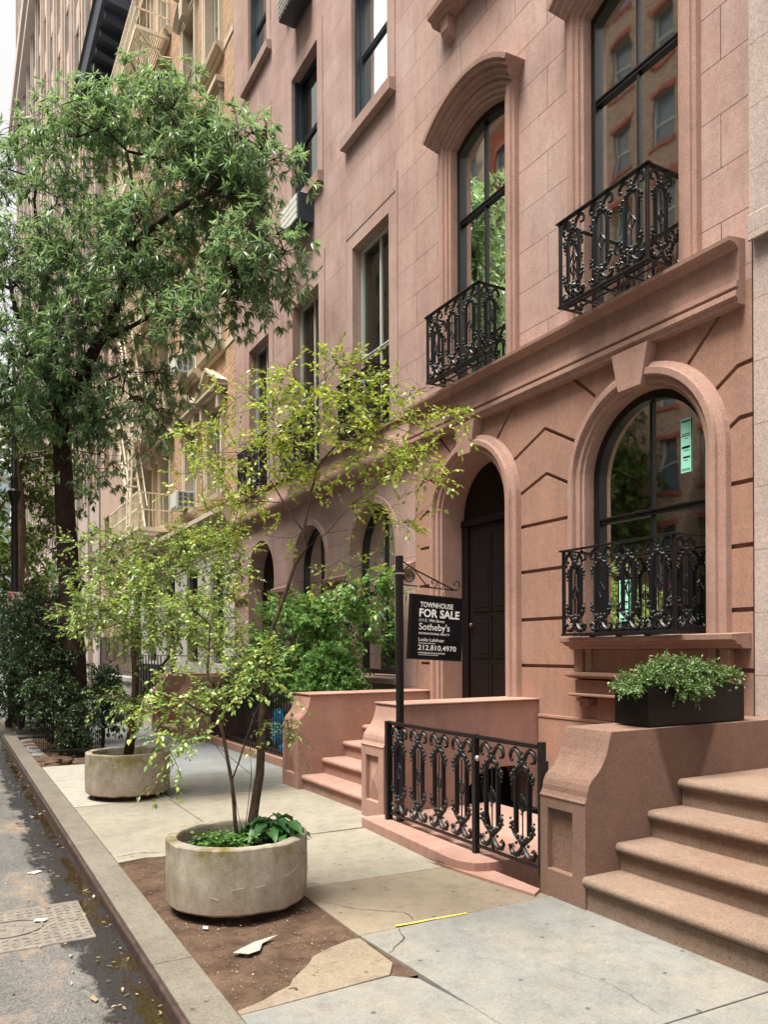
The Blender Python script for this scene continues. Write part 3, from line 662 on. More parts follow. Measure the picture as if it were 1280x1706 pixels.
# first floor windows with hooded heads
SURW = [(0, XF+.11), (0, XF-.030), (.040, XF-.032), (.042, XF-.058), (.088, XF-.060), (.090, XF-.075), (.102, XF-.092), (.165, XF-.092), (.170, XF-.070), (.195, XF-.05), (.205, XF+.002)]
for (yc, hw), nf in ((W1, 3), (W2, 3)):
    wn = sash(h1, yc, hw+.01, 4.735, 7.64, 'segm', XF+.10, M['black_paint'], M['window_glass'], fw=.065, rail=6.76 if yc > 6 else 6.82, rise=.15, mw=.03)
    surround(segm(yc, hw-.003, 4.70, 7.637, .15), SURW, 'window_surround', M['brownstone_trim'], wn)
    sg = segm(yc, .745, 7.0, 7.72, .28, 16)[1:-1]
    HP = [(-.085, XF), (-.085, XF-.075), (-.052, XF-.082), (-.050, XF-.125), (-.012, XF-.130), (-.008, XF-.150), (.006, XF-.172), (.045, XF-.176), (.048, XF-.215), (.085, XF-.218), (.092, XF-.245), (.145, XF-.25), (.155, XF+.0)]
    MB().sweep(sg, HP).build('window_hood', M['brownstone_trim'], wn, bevel=.003)
balcony(h1, 4.50, 5.535, 4.99, 4.765, .80, 3); balcony(h1, 6.83, 7.86, 5.00, 4.765, .80, 3)
for yc in (5.0, 7.33):
    wn = sash(h1, yc, .5, 9.42, 11.6, 'rect', XF+.12, M['black_paint'], M['window_glass'], rail=10.5)
    s = MB(); s.prism_y([(XF, 9.20), (XF-.14, 9.21), (XF-.17, 9.26), (XF-.22, 9.28), (XF-.23, 9.36), (XF, 9.40)], yc-.72, yc+.72)
    for yy in (yc-.56, yc+.42): s.prism_y([(XF, 8.95), (XF-.08, 8.97), (XF-.12, 9.05), (XF-.13, 9.20), (XF, 9.199)], yy, yy+.15)
    s.build('window_sill', M['brownstone_trim'], wn, bevel=.006)

# ================================================================== HOUSE TWO
Y2 = 16.07; C2 = (9.95, 12.30, 14.60)
h2 = thing('brownstone_house', 'middle brownstone house with a row of three dark arches behind the green shrubs', 'house', (XF+2, 12.4, 0))
wl = MB().box(XF, XF+.34, Y1+.003, Y2, -1.2, 18.2).build('wall', M['brownstone_upper_two'], h2); cut = MB()
for yc in (9.95, 12.21): cut.prism_x(arch(yc, .70, 1.25, 3.03), XF-.1, XF+.6)
cut.prism_x(arch(14.57, .72, .88, 3.03), XF-.1, XF+.6)
for yc in C2:
    cut.box(XF-.1, XF+.6, yc-.56, yc+.56, 4.74, 7.66)
    cut.box(XF-.1, XF+.6, yc-.55, yc+.57, 9.42, 11.68); cut.box(XF-.1, XF+.6, yc-.52, yc+.54, 13.12, 15.2)
boolean(wl, cut)
b = wl.modifiers.new('bevel', 'BEVEL'); b.width = .006; b.segments = 1; b.limit_method = 'ANGLE'; b.angle_limit = R(40)
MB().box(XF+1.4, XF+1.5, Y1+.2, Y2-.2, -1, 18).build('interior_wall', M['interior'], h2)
MB().box(XF-.3, XF+8, Y1+.01, Y2-.01, 18.21, 18.5).build('roof', M['navy_cornice'], h2)
MB().box(XF+.35, XF+8, Y1+.01, Y1+.1, -1, 18.2).box(XF+.35, XF+8, Y2-.1, Y2, -1, 18.2).build('party_wall', M['brown_brick'], h2)
pf = [(XF+.01, 4.10), (XF-.06, 4.11), (XF-.12, 4.16), (XF-.155, 4.24), (XF-.155, 4.30), (XF-.12, 4.37), (XF-.085, 4.40), (XF-.085, 4.66), (XF-.12, 4.67), (XF-.12, 4.70), (XF+.01, 4.72)]
MB().prism_y(pf, Y1+.006, Y2-.01).build('belt_course', M['brownstone_trim'], h2, smooth=50)
for a, b in ((8.74, 9.24), (10.67, 11.50), (12.92, 13.84), (15.30, 16.06)): MB().prism_y([(XF, 2.58), (XF-.03, 2.60), (XF-.035, 2.64), (XF-.075, 2.67), (XF-.08, 2.74), (XF, 2.77)], a, b).build('impost_course', M['brownstone_trim'], h2, bevel=.004)
for yc, cur in ((9.95, (9.32, 9.80)), (12.21, (11.55, 11.95))):
    wn = sash(h2, yc, .70, 1.27, 3.03, 'round', XF+.24, M['black_paint'], M['window_glass_clear'], fw=.05, rail=2.45, curtain=('curtain', cur, (cur[0]+.75, cur[1]+.72)))
    MB().prism_y([(XF, 1.12), (XF-.10, 1.13), (XF-.11, 1.21), (XF, 1.235)], yc-.82, yc+.82).build('window_sill', M['brownstone_patch'], wn, bevel=.005)
    MB().sweep(arch(yc, .697, 1.25, 3.03), [(0, XF+.10), (0, XF-.012), (.09, XF-.014), (.10, XF+.002)]).build('window_surround', M['brownstone_patch'], wn)
d = MB(); xd = XF+.33; d.prism_x(arch(14.57, .73, .9, 3.03), xd, xd+.05); d.box(xd-.04, xd, 13.87, 13.99, .9, 2.75); d.box(xd-.04, xd, 15.15, 15.27, .9, 2.75); d.box(xd-.05, xd, 13.87, 15.27, 2.751, 2.83)
door2 = d.build('door_frame', M['black_door'], h2, bevel=.004)
d = MB(); d.box(xd-.015, xd, 14.0, 15.14, .9, 2.74)
for (a, b) in ((1.0, 1.6), (1.7, 2.6)):
    for (c_, e) in ((14.08, 14.52), (14.62, 15.06)): d.box(xd-.026, xd-.0155, c_, e, a, b)
d.build('door', M['black_door'], door2, bevel=.005)
for i, yc in enumerate(C2):
    wn = sash(h2, yc, .56, 4.75, 7.66, 'rect', XF+.17, M['white_frame'], M['window_glass_clear'], fw=.03, rail=6.0, mw=.04)
    MB().sweep([(yc-.557, 4.74), (yc-.557, 7.657), (yc+.557, 7.657), (yc+.557, 4.74)], [(0, XF+.13), (0, XF-.010), (.20, XF-.010), (.205, XF-.018), (.24, XF-.018), (.245, XF+.002)]).build('window_surround', M['brownstone_patch'], wn)
    MB().box(XF-.016, XF+.001, yc-.80, yc+.80, 7.903, 8.12).build('lintel', M['brownstone_patch'], wn)
    balcony(h2, yc-.55, yc+.55, 5.10, 4.74, .80, 4)
    for z0, z1, hw in ((9.42, 11.68, .55), (13.12, 15.2, .52)):
        wn = sash(h2, yc+.01, hw, z0+.01, z1, 'rect', XF+.16, M['navy_frame'], M['window_glass_clear'], fw=.06, rail=(z0+z1)/2, mull=False, curtain=('curtain', (yc-.48, yc+.48)))
        MB().box(XF+.06, XF+.129, yc+hw-.03, yc+hw+.005, z0+.02, z1-.01).build('storm_frame', M['navy_frame'], wn)
        MB().prism_y([(XF, z0-.20), (XF-.105, z0-.19), (XF-.115, z0-.03), (XF, z0+.0)], yc-.76, yc+.78).build('window_sill', M['brownstone_patch'], wn, bevel=.006)
        MB().box(XF-.016, XF+.05, yc-hw-.20, yc-hw+.006, z0, z1+.25).box(XF-.016, XF+.05, yc+hw-.0, yc+hw+.22, z0, z1+.25).box(XF-.016, XF+.05, yc-hw+.0061, yc+hw-.0001, z1-.001, z1+.25).build('window_surround', M['brownstone_patch'], wn, bevel=.004)
ac = thing('air_conditioner', 'slim air conditioner sleeve under the brownstone window sill', 'air conditioner', (5.2, 12.3, 8.8))
MB().box(5.06, 5.34, 11.92, 12.66, 8.72, 9.19).build('casing', M['navy_frame'], ac, bevel=.008)
g = MB()
for k in range(4): g.box(5.035, 5.06, 11.95, 12.28, 8.75+k*.105, 8.84+k*.105); g.box(5.035, 5.06, 12.29, 12.63, 8.75+k*.105, 8.84+k*.105)
g.build('grille', M['grey_metal'], ac, bevel=.004)
ac2 = thing('air_conditioner', 'air conditioner with wire cage high on the middle brownstone', 'air conditioner', (5.2, 12.4, 12.6))
MB().box(5.04, 5.34, 11.95, 12.7, 12.50, 12.92).build('casing', M['navy_frame'], ac2, bevel=.008)
g = MB()
for k in range(7): g.box(5.02, 5.039, 11.97+k*.1, 11.985+k*.1, 12.5, 12.9)
for k in range(5): g.box(5.005, 5.0195, 11.96, 12.68, 12.53+k*.085, 12.545+k*.085)
g.build('grille', M['grey_metal'], ac2)

# ================================================================== GRANITE HOUSE (right edge)
hg = thing('granite_house', 'pinkish grey granite block house at the right edge of the view', 'house', (XF+2, 1.2, 0))
gw = MB().box(XF-.06, XF+.3, -4.5, 3.792, 4.70, 13.5).box(XF-.01, XF+.3, -4.5, 3.795, -.2, 4.699).build('wall', M['granite_light'], hg)
cut = MB().prism_x(arch(2.3, .65, .9, 3.1), XF-.3, XF+.6).prism_x(arch(-.6, .65, 1.5, 3.1), XF-.3, XF+.6)
for yc in (2.0, -.6): cut.box(XF-.3, XF+.6, yc-.5, yc+.5, 5.4, 7.6)
boolean(gw, cut)
MB().box(XF-.085, XF-.0605, -4.5, 3.792, 4.66, 4.86).build('belt_course', M['granite_light'], hg, bevel=.01)
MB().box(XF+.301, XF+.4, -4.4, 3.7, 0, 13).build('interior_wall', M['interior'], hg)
MB().box(XF+.22, XF+.28, 1.6, 3.0, .9, 3.8).build('door', M['black_door'], hg)
MB().box(XF-.1, XF+8, -4.5, 3.79, 13.51, 13.8).build('roof', M['navy_cornice'], hg)
sash(hg, -.6, .65, 1.5, 3.1, 'round', XF+.1, M['black_paint'], M['window_glass'], rail=2.5)
for yc in (2.0, -.6): sash(hg, yc, .5, 5.4, 7.6, 'rect', XF+.1, M['black_paint'], M['window_glass'], rail=6.5)

# ================================================================== STOOPS
def tread(mb, x0, x1, y0, y1, z1, rise, nose=.035):
    """a solid step with a rounded nosing (front at low x)"""
    r = .032; pr = [(x1, z1-rise), (x0+nose, z1-rise), (x0+nose, z1-.075), (x0+nose-.012, z1-.066), (x0+.012, z1-.062)]
    pr += [(x0+r-r*math.cos(R(a)), z1-r+r*math.sin(R(a))) for a in (-60, -30, 0, 30, 60, 90)] + [(x1, z1)]
    mb.prism_y(pr, y0, y1)
def cheek(parent, name, mat, xn, y0, y1, zb, zt, x_end, cap_x, panel=None):
    """newel + side wall swept by an S curve. xn newel front, zb top of the newel box, zt wall top"""
    pr = [(x_end, -.05), (xn, -.05), (xn, zb-.012), (xn-.006, zb-.008), (xn-.006, zb), (xn+.004, zb+.008)]
    # concave-convex sweep up to the coping
    for fx_, fz in ((.02, .05), (.04, .13), (.10, .22), (.20, .29), (.34, .35), (.48, .41), (.61, .49), (.72, .58), (.81, .68), (.88, .79), (.94, .90), (1.0, .995)): pr.append((xn+.012+(cap_x-xn-.012)*fx_, zb+.012+(zt-zb-.012)*fz))
    pr += [(x_end, zt)]
    o = MB().prism_y(pr, y0, y1).build(name, mat, parent)
    if panel:
        a, b, c_, d = panel; boolean(o, MB().box(xn-.1, xn+.045, a, b, c_, d), False)
    bv = o.modifiers.new('bevel', 'BEVEL'); bv.width = .012; bv.segments = 2; bv.limit_method = 'ANGLE'; bv.angle_limit = R(35)
    return o
st = thing('stoop', 'smooth pinkish brownstone stoop leading up to the black arched door', 'stoop', (4.4, 7.5, 0))
zs = [.165, .345, .525, .705, .885]; xs = [3.54, 3.80, 4.07, 4.335, 4.60]
for i in range(5):
    mb = MB(); tread(mb, xs[i], (xs[i+1]+.06) if i < 4 else XF+.34, 6.742, 8.328, zs[i], .18 if i else .22); mb.build('step', M['brownstone_stoop'], st, smooth=40)
L = cheek(st, 'side_wall', M['brownstone_stoop'], 3.50, 8.33, 8.80, .70, 1.075, XF, 3.67, (8.44, 8.72, .17, .60))
Rr = cheek(st, 'side_wall', M['brownstone_stoop'], 3.50, 6.30, 6.74, .70, 1.075, XF, 3.67, (6.40, 6.65, .17, .60))
for a, b in ((8.44, 8.72), (6.40, 6.65)):
    m_ = (a+b)/2; MB().add([(3.545, a, .17), (3.545, b, .17), (3.545, b, .60), (3.545, a, .60), (3.510, m_, .385)], [(0, 1, 4), (1, 2, 4), (2, 3, 4), (3, 0, 4)]).build('diamond_panel', M['brownstone_stoop'], st)
for a, b in ((6.285, 6.755), (8.315, 8.815)): MB().box(3.655, XF-.002, a, b, 1.0755, 1.092).build('coping', M['brownstone_stoop'], st, bevel=.005)
# dark arched passage under the stoop seen on its near side
boolean(Rr, MB().prism_y([(4.42, -.2), (4.42, .10), (4.46, .25), (4.58, .37), (4.75, .42), (5.05, .42), (5.22, .36), (5.30, .22), (5.30, -.2)], 6.2, 6.72), False)
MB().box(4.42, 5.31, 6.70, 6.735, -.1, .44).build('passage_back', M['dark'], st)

sg_ = thing('stoop', 'coarse brown granite stoop with rounded treads in the right foreground', 'stoop', (4.3, 2.6, 0))
xs = [3.365, 3.645, 3.93, 4.215]; zs = [.21, .385, .56, .738]
for i in range(4):
    mb = MB(); tread(mb, xs[i], (xs[i+1]+.07) if i < 3 else XF+.2, 1.15, 3.568, zs[i], .178 if i else .26, .045); mb.build('step', M['granite_step'], sg_, smooth=40)
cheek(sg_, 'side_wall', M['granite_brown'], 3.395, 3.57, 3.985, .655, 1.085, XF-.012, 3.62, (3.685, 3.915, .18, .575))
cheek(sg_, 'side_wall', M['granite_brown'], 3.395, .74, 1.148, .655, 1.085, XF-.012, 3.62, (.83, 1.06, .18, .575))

# far stoop of house two
s2 = thing('stoop', 'dark brown stoop with square newel further up the pavement behind the leaves', 'stoop', (4.4, 14.6, 0))
for i in range(5):
    mb = MB(); tread(mb, 3.6+.27*i, (3.93+.27*i) if i < 4 else XF+.34, 14.0, 15.4, .18*(i+1), .18); mb.build('step', M['brownstone_low'], s2)
cheek(s2, 'side_wall', M['brownstone_low'], 3.52, 13.55, 13.99, .75, 1.15, XF, 3.72, (13.66, 13.88, .2, .6)); cheek(s2, 'side_wall', M['brownstone_low'], 3.52, 15.41, 15.85, .75, 1.15, XF, 3.72, (15.5, 15.75, .2, .6))

# ================================================================== AREAWAY in front of house one
a = MB()
a.box(3.42, 5.34, 3.99, 4.05, -1.5, -.02); a.box(3.30, 3.40, 3.99, 4.5, -1.5, -.03)
pl = [(3.30, 4.505), (3.24, 4.58), (3.215, 4.72), (3.30, 6.285), (4.72, 6.285), (4.72, 4.505)]
pl2 = [(3.36, 4.49), (3.26, 4.53), (3.20, 4.63), (3.185, 4.74), (3.27, 6.295), (3.5, 6.297), (3.5, 6.285), (4.72, 6.285), (4.72, 4.49)]
struct(MB().prism_z(pl2, -1.5, .085), 'areaway_platform', M['brownstone_stoop'], bevel=.012)
struct(MB().prism_z([(3.30, 3.93), (3.40, 3.995), (3.40, 4.488), (3.24, 4.60), (3.175, 4.74), (3.165, 4.9), (3.20, 4.55)], -1.5, .022), 'areaway_border', M['brownstone_stoop'], bevel=.006)
ar = MB(); ar.box(3.40, 3.60, 3.99, 4.485, -1.4, -.20); ar.box(3.60, 3.85, 3.99, 4.485, -1.4, -.40); ar.box(3.85, 4.10, 3.99, 4.485, -1.4, -.60); ar.box(4.1, 5.34, 3.99, 4.485, -1.4, -.8)
ar.box(4.725, 5.34, 4.49, 6.29, -1.4, -1.0)
struct(ar, 'areaway_steps', M['brownstone_low'])

# ---- iron fence and gate
def fence_panel(parent, x0, y0, x1, y1, z0, z1, nf, name='panel'):
    mb = MB(); d = Vector((x1-x0, y1-y0, 0)).normalized()
    mb.obox((x0, y0, z1-.009), (x1, y1, z1-.009), .046, .018); mb.obox((x0, y0, z1-.024), (x1, y1, z1-.024), .02, .014)
    p = mb.build(name, M['black_paint'], parent, bevel=.003); MB().obox((x0, y0, z0+.011), (x1, y1, z0+.011), .022, .022).build('bottom_rail', M['black_paint'], p, bevel=.003); L_ = math.hypot(x1-x0, y1-y0); w_ = L_/nf; rot = math.atan2(y1-y0, x1-x0)
    for k in range(nf):
        t = (k+.5)/nf; add_baluster(p, (z1-z0)-.05, w_*.93, x0+(x1-x0)*t, y0+(y1-y0)*t, z0+.018, rot)
    return p
fn = thing('iron_fence', 'black ornamental cast iron fence with gate between the two stoops', 'fence', (3.43, 5.3, .085))
fence_panel(fn, 3.44, 6.06, 3.43, 4.775, .135, .965, 4)
po = MB(); po.box(3.405, 3.465, 6.06, 6.105, .085, .966); po.build('post', M['black_paint'], fn, bevel=.004)
po = MB(); po.box(3.405, 3.45, 4.728, 4.772, .085, .970); po.build('post', M['black_paint'], fn, bevel=.004)
po = MB(); po.box(3.41, 3.455, 3.99, 4.03, .10, .985).box(3.40, 3.47, 3.985, 3.992, .70, .86); po.build('post', M['black_paint'], fn, bevel=.004)
gt = fence_panel(fn, 3.43, 4.722, 3.43, 4.035, .135, .965, 2, 'gate')
MB().obox((3.47, 4.73, .62), (3.57, 4.72, .085), .02, .02).build('brace', M['black_paint'], fn)
MB().ball((3.40, 4.69, .80), .022).tube([(3.40, 4.69, .80), (3.43, 4.72, .80)], .009).build('latch', M['chain_metal'], gt, smooth=180)

# ---- sign
sgn = thing('sign_post', 'black post with scrolled iron bracket standing behind the iron fence', 'sign post', (3.49, 5.97, .085))
MB().box(3.463, 3.517, 5.945, 5.999, .085, 2.435).build('post', M['black_paint'], sgn, bevel=.004)
MB().box(3.457, 3.523, 5.939, 6.005, 2.27, 2.285).build('clamp', M['chain_metal'], sgn)
TI = .055
def A(u, v): return (3.517+u*math.cos(TI)+v*math.sin(TI), 5.972, 2.18-u*math.sin(TI)+v*math.cos(TI))
br = MB(); br.tube([A(0, 0), A(.56, 0)], .006); br.tube([A(0, .205), A(.13, .145), A(.58, -.005)], .007)
br.tube([A(.10, .165), A(.27, .0)], .006)
br.tube([A(*p) for p in spiral((.075, .09), .078, .018, 100, 560, 26)], .006); br.tube([A(*p) for p in spiral((.33, .05), .055, .012, 235, 600, 20)], .006)
br.tube([A(.52, -.003)]+[A(*p) for p in spiral((.575, .055), .055, .012, 270, 590, 18)], .0065)
br.build('bracket', M['black_paint'], sgn, smooth=60)
sb = thing('sale_sign', 'black hanging board lettered TOWNHOUSE FOR SALE with white text', 'sign', (3.87, 5.96, 2.15))
TL = (3.590, 2.105); BW, BH = .575, .585
def Bp(u, v, d=0): return Vector((TL[0]+u*math.cos(TI)-v*math.sin(TI), 5.96+d, TL[1]-u*math.sin(TI)-v*math.cos(TI)))
m = MB(); m.obox(Bp(0, BH/2), Bp(BW, BH/2), .03, BH, (0, 0, 1)); bd = m.build('board', M['board_black'], sb, bevel=.004)
m = MB()
for (p, q) in ((Bp(0, .008, -.018), Bp(BW, .008, -.018)), (Bp(0, BH-.008, -.018), Bp(BW, BH-.008, -.018)), (Bp(.008, .017, -.018), Bp(.008, BH-.017, -.018)), (Bp(BW-.008, .017, -.018), Bp(BW-.008, BH-.017, -.018))): m.obox(p, q, .006, .014)
m.build('board_edging', M['black_paint'], sb, bevel=.002)
def text(s, u, v, h, width, parent, bold=0, mat='lettering_white', shear=0):
    cu = bpy.data.curves.new('lettering', 'FONT'); cu.body = s; cu.size = 1; cu.offset = bold; cu.extrude = .02; cu.resolution_u = 3
    to = bpy.data.objects.new('tmp', cu); COL.objects.link(to); bpy.context.view_layer.update()
    dg = bpy.context.evaluated_depsgraph_get(); me = bpy.data.meshes.new_from_object(to.evaluated_get(dg))
    bpy.data.objects.remove(to); bpy.data.curves.remove(cu)
    xs_ = [q.co.x for q in me.vertices]; zz = [q.co.y for q in me.vertices]; x0, x1_ = min(xs_), max(xs_); sx = width/(x1_-x0); capz = h/.70
    for q in me.vertices:
        p = Bp(u+(q.co.x-x0)*sx, v-q.co.y*capz, -.0165-.0012*(1 if q.co.z > 0 else 0)); q.co = p
    return link('lettering', me, M[mat], parent)
U0 = .105
text('TOWNHOUSE', U0, .112, .046, .355, sb, .012); text('FOR SALE', U0-.006, .198, .070, .435, sb, .028)
text('111 E. 19th Street', U0-.003, .242, .026, .27, sb); text("Sotheby's", U0-.004, .316, .060, .33, sb, .004)
text('INTERNATIONAL REALTY', U0-.003, .357, .018, .33, sb, .004); text('Leslie Lalehzar', U0-.003, .418, .030, .275, sb)
text('Associate Broker', U0-.003, .441, .013, .18, sb); text('212.810.4970', U0-.004, .497, .046, .41, sb, .006)
text('sothebyshomes.com/nyc', U0-.003, .529, .017, .29, sb, .004)
m = MB()
for k in range(14): m.obox(Bp(U0+k*.0155, .541, -.0172), Bp(U0+k*.0155+.011, .541, -.0172), .001, .0045)
m.build('small_print', M['lettering_white'], sb)
for u in (.10, .37):
    hk = MB(); p = Bp(u, 0); t_ = A(u+.07, 0)
    for k in range(3): c_ = Vector(p).lerp(Vector(t_), (k+.5)/3); L_ = (Vector(t_)-Vector(p)).length/3*.62; hk.tube([(c_.x+(.009 if k % 2 else .004)*math.cos(a_), c_.y+(.004 if k % 2 else .009)*math.cos(a_), c_.z+L_*math.sin(a_)) for a_ in [2*math.pi*i/10 for i in range(11)]], .0025, 5)
    hk.build('chain', M['chain_metal'], sb, smooth=180)
# ================================================================== HOUSE THREE (tan brick, cream trim, fire escape)
Y3 = 27.2
h3 = thing('brick_house', 'tan brick apartment house with cream window heads and a cream fire escape', 'house', (XF+2, 21.5, 0))
wl = MB().box(XF, XF+.34, Y2+.004, Y3, 4.3, 23.5).build('wall', M['tan_brick'], h3); cut = MB()
CW = (17.52, 19.50, 22.15, 24.2, 26.1); FL = [(5.1, 7.2, 'ped'), (8.45, 10.6, 'flat'), (11.75, 13.9, 'flat'), (15.02, 17.5, 'arch'), (18.6, 20.9, 'flat')]
for yc in CW:
    for z0, z1, k in FL: cut.box(XF-.1, XF+.6, yc-.5, yc+.5, z0, z1)
boolean(wl, cut)
gf = MB().box(XF-.03, XF+.34, Y2+.004, Y3, -.2, 4.29).build('ground_floor_wall', M['white_stone'], h3); cut = MB()
for k in range(9): cut.box(XF-.1, XF+.0, Y2-.1, Y3+.1, .62+k*.42, .645+k*.42)
for yc in (17.3, 19.4, 21.6, 23.8, 25.9): cut.box(XF-.1, XF+.6, yc-.5, yc+.5, 1.3 if yc != 21.6 else .3, 3.6)
boolean(gf, cut)
pf = [(XF+.01, 4.25), (XF-.10, 4.27), (XF-.12, 4.34), (XF-.22, 4.40), (XF-.28, 4.52), (XF-.36, 4.56), (XF-.36, 4.66), (XF+.01, 4.72)]
MB().prism_y(pf, Y2+.01, Y3).build('belt_course', M['cream_stone'], h3)
for k in range(14):
    yy = 16.4+k*.78; MB().prism_y([(XF-.03, 4.0), (XF-.08, 4.02), (XF-.2, 4.2), (XF-.24, 4.37), (XF-.03, 4.37)], yy, yy+.16).build('bracket', M['cream_stone'], h3)
MB().box(XF-.5, XF+8, Y2+.01, Y3, 23.51, 24.2).build('roof', M['cream_stone'], h3)
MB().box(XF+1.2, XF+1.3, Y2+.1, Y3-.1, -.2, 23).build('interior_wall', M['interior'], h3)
MB().box(XF+.35, XF+8, Y3-.1, Y3, -.2, 23.5).build('party_wall', M['brown_brick'], h3)
for z in (4.95, 8.28, 11.6, 14.86): MB().box(XF-.02, XF-.001, Y2+.01, 16.75, z-.02, z+.12).build('stone_band', M['cream_stone'], h3)
for yc in CW:
    for z0, z1, k in FL:
        wn = sash(h3, yc, .5, z0, z1, 'rect', XF+.20, M['white_frame'], M['window_glass_clear'], fw=.07, rail=(z0+z1)/2, mull=False, curtain=('curtain_beige' if (yc+z0) % 2 < .7 else 'curtain', (yc-.45, yc+.45)))
        s = MB().sweep([(yc-.496, z0), (yc-.496, z1-.004), (yc+.496, z1-.004), (yc+.496, z0)], [(0, XF+.15), (0, XF-.05), (.07, XF-.055), (.08, XF-.075), (.19, XF-.075), (.2, XF+.002)])
        if k == 'ped':
            s.prism_x([(yc-.86, z1+.22), (yc+.86, z1+.22), (yc+.86, z1+.30), (yc, z1+.78), (yc-.86, z1+.30)], XF-.09, XF-.0)
            s.obox((XF-.12, yc-.93, z1+.31), (XF-.12, yc+.02, z1+.82), .24, .06, (0, 0, 1)); s.obox((XF-.12, yc+.93, z1+.31), (XF-.12, yc-.02, z1+.82), .24, .06, (0, 0, 1)); s.obox((XF-.10, yc-.86, z1+.27), (XF-.10, yc+.02, z1+.75), .16, .04, (0, 0, 1)); s.obox((XF-.10, yc+.86, z1+.27), (XF-.10, yc-.02, z1+.75), .16, .04, (0, 0, 1)); s.box(XF-.25, XF, yc-.93, yc+.93, z1+.22, z1+.27); s.box(XF-.19, XF, yc-.88, yc+.88, z1+.17, z1+.219)
            s.box(XF-.16, XF, yc-.72, yc-.56, z1-.20, z1+.169); s.box(XF-.16, XF, yc+.56, yc+.72, z1-.20, z1+.169)
        elif k == 'arch':
            s.sweep(segm(yc, .72, z1+.02, z1+.06, .3, 8)[1:-1], [(0, XF), (0, XF-.14), (.10, XF-.2), (.16, XF-.24), (.2, XF)])
            s.prism_x([(yc-.12, z1-.05), (yc+.12, z1-.05), (yc+.2, z1+.42), (yc-.2, z1+.42)], XF-.24, XF-.05)
        else: s.box(XF-.20, XF, yc-.80, yc+.80, z1+.24, z1+.36); s.box(XF-.13, XF-.01, yc-.74, yc+.74, z1+.16, z1+.239)
        s.build('window_surround', M['cream_stone'], wn)
        MB().prism_y([(XF, z0-.22), (XF-.08, z0-.21), (XF-.10, z0-.15), (XF-.2, z0-.11), (XF-.21, z0-.02), (XF, z0)], yc-.82, yc+.82).build('window_sill', M['cream_stone'], wn)
for yc in (17.3, 19.4, 21.6, 23.8, 25.9):
    wn = sash(h3, yc, .5, 1.3 if yc != 21.6 else .3, 3.6, 'rect', XF+.15, M['black_paint'], M['window_glass'], rail=2.4)
    g = MB()
    for k in range(7): g.box(XF+.03, XF+.045, yc-.45+k*.15, yc-.435+k*.15, 1.32, 3.58)
    g.build('window_bars', M['black_paint'], wn)
def ac_unit(y, z, lab):
    t = thing('air_conditioner', lab, 'air conditioner', (XF-.2, y, z)); MB().box(XF-.46, XF+.15, y-.34, y+.34, z, z+.42).build('casing', M['white_frame'], t, bevel=.01)
    g = MB(); g.box(XF-.47, XF-.4605, y-.27, y+.27, z+.05, z+.37); g.build('grille', M['grey_metal'], t)
    g = MB()
    for i in range(3): g.box(XF-.42+.13*i, XF-.33+.13*i, y-.349, y-.3405, z+.05, z+.14); g.box(XF-.42+.13*i, XF-.33+.13*i, y-.349, y-.3405, z+.17, z+.26); g.box(XF-.42+.13*i, XF-.33+.13*i, y-.349, y-.3405, z+.29, z+.38)
    g.build('side_vent', M['far_glass'], t)
ac_unit(19.50, 8.47, 'white boxy air conditioner in the third floor window of the brick house')
ac_unit(19.50, 5.12, 'white air conditioner in the lower window above the cream ledge')
# fire escape
fe = thing('fire_escape', 'cream painted iron fire escape zigzagging down the tan brick house', 'fire escape', (XF-.5, 24, 0))
fa, fb, fx = 21.45, 25.6, 4.42
for z in (4.95, 8.28, 11.6, 14.9, 18.4):
    p = MB(); p.box(fx, fx+.05, fa, fb, z-.10, z); p.box(fx+.051, XF-.01, fa, fa+.05, z-.10, z); p.box(fx+.051, XF-.01, fb-.05, fb, z-.10, z); p.box(XF-.06, XF-.01, fa+.051, fb-.051, z-.1, z)
    n = 16 if z < 18 else 14
    for k in range(n):
        xx = fx+.07+k*(XF-.1-fx-.07)/n; p.box(xx, xx+.03, fa+.05, fb-1.1 if k < n*.55 else fb-.05, z-.04, z-.015)
    for k in range(5): yy = fa+.5+k*.8; p.box(fx+.05, XF-.06, yy, yy+.04, z-.07, z-.041)
    for yy in (fa+.1, fb-.1): p.obox((fx+.1, yy, z-.1), (XF, yy, z-.75), .04, .04)
    pl = p.build('platform', M['cream_iron'], fe)
    r = MB()
    for zz in (z+.45, z+.9): r.box(fx, fx+.03, fa, fb, zz, zz+.035); r.box(fx+.03, XF-.02, fa, fa+.03, zz, zz+.035); r.box(fx+.03, XF-.02, fb-.03, fb, zz, zz+.035)
    for k in range(25): yy = fa+k*(fb-fa-.03)/24; r.box(fx+.006, fx+.024, yy, yy+.018, z+.0005, z+.9)
    for k in range(5): xx = fx+.1+k*.19; r.box(xx, xx+.018, fa+.006, fa+.024, z+.0005, z+.9)
    r.build('railing', M['cream_iron'], pl)
for i, (z, zt) in enumerate(((4.95, 8.28), (8.28, 11.6), (11.6, 14.9), (14.9, 18.4))):
    s = MB()
    for xx in (fx+.12, fx+.52): s.obox((xx, 22.9, z), (xx, 24.9, zt), .03, .14)
    for k in range(12): t = (k+.5)/12; s.box(fx+.13, fx+.51, 22.84+2*t, 23.02+2*t, z+(zt-z)*t, z+(zt-z)*t+.03)
    for xx in (fx+.10, fx+.55): s.tube([(xx, 22.8, z+.8), (xx, 24.7, zt+.75)], .018, 5)
    s.build('stair', M['cream_iron'], fe)
s = MB()
for yy in (22.05, 22.5): s.tube([(fx-.08, yy, 5.0), (fx+.05, yy+.1, 8.4)], .028, 5)
for k in range(11): t = k/11; s.tube([(fx-.08+.13*t, 22.05+.1*t, 5.15+3.3*t), (fx-.08+.13*t, 22.5+.1*t, 5.15+3.3*t)], .018, 5)
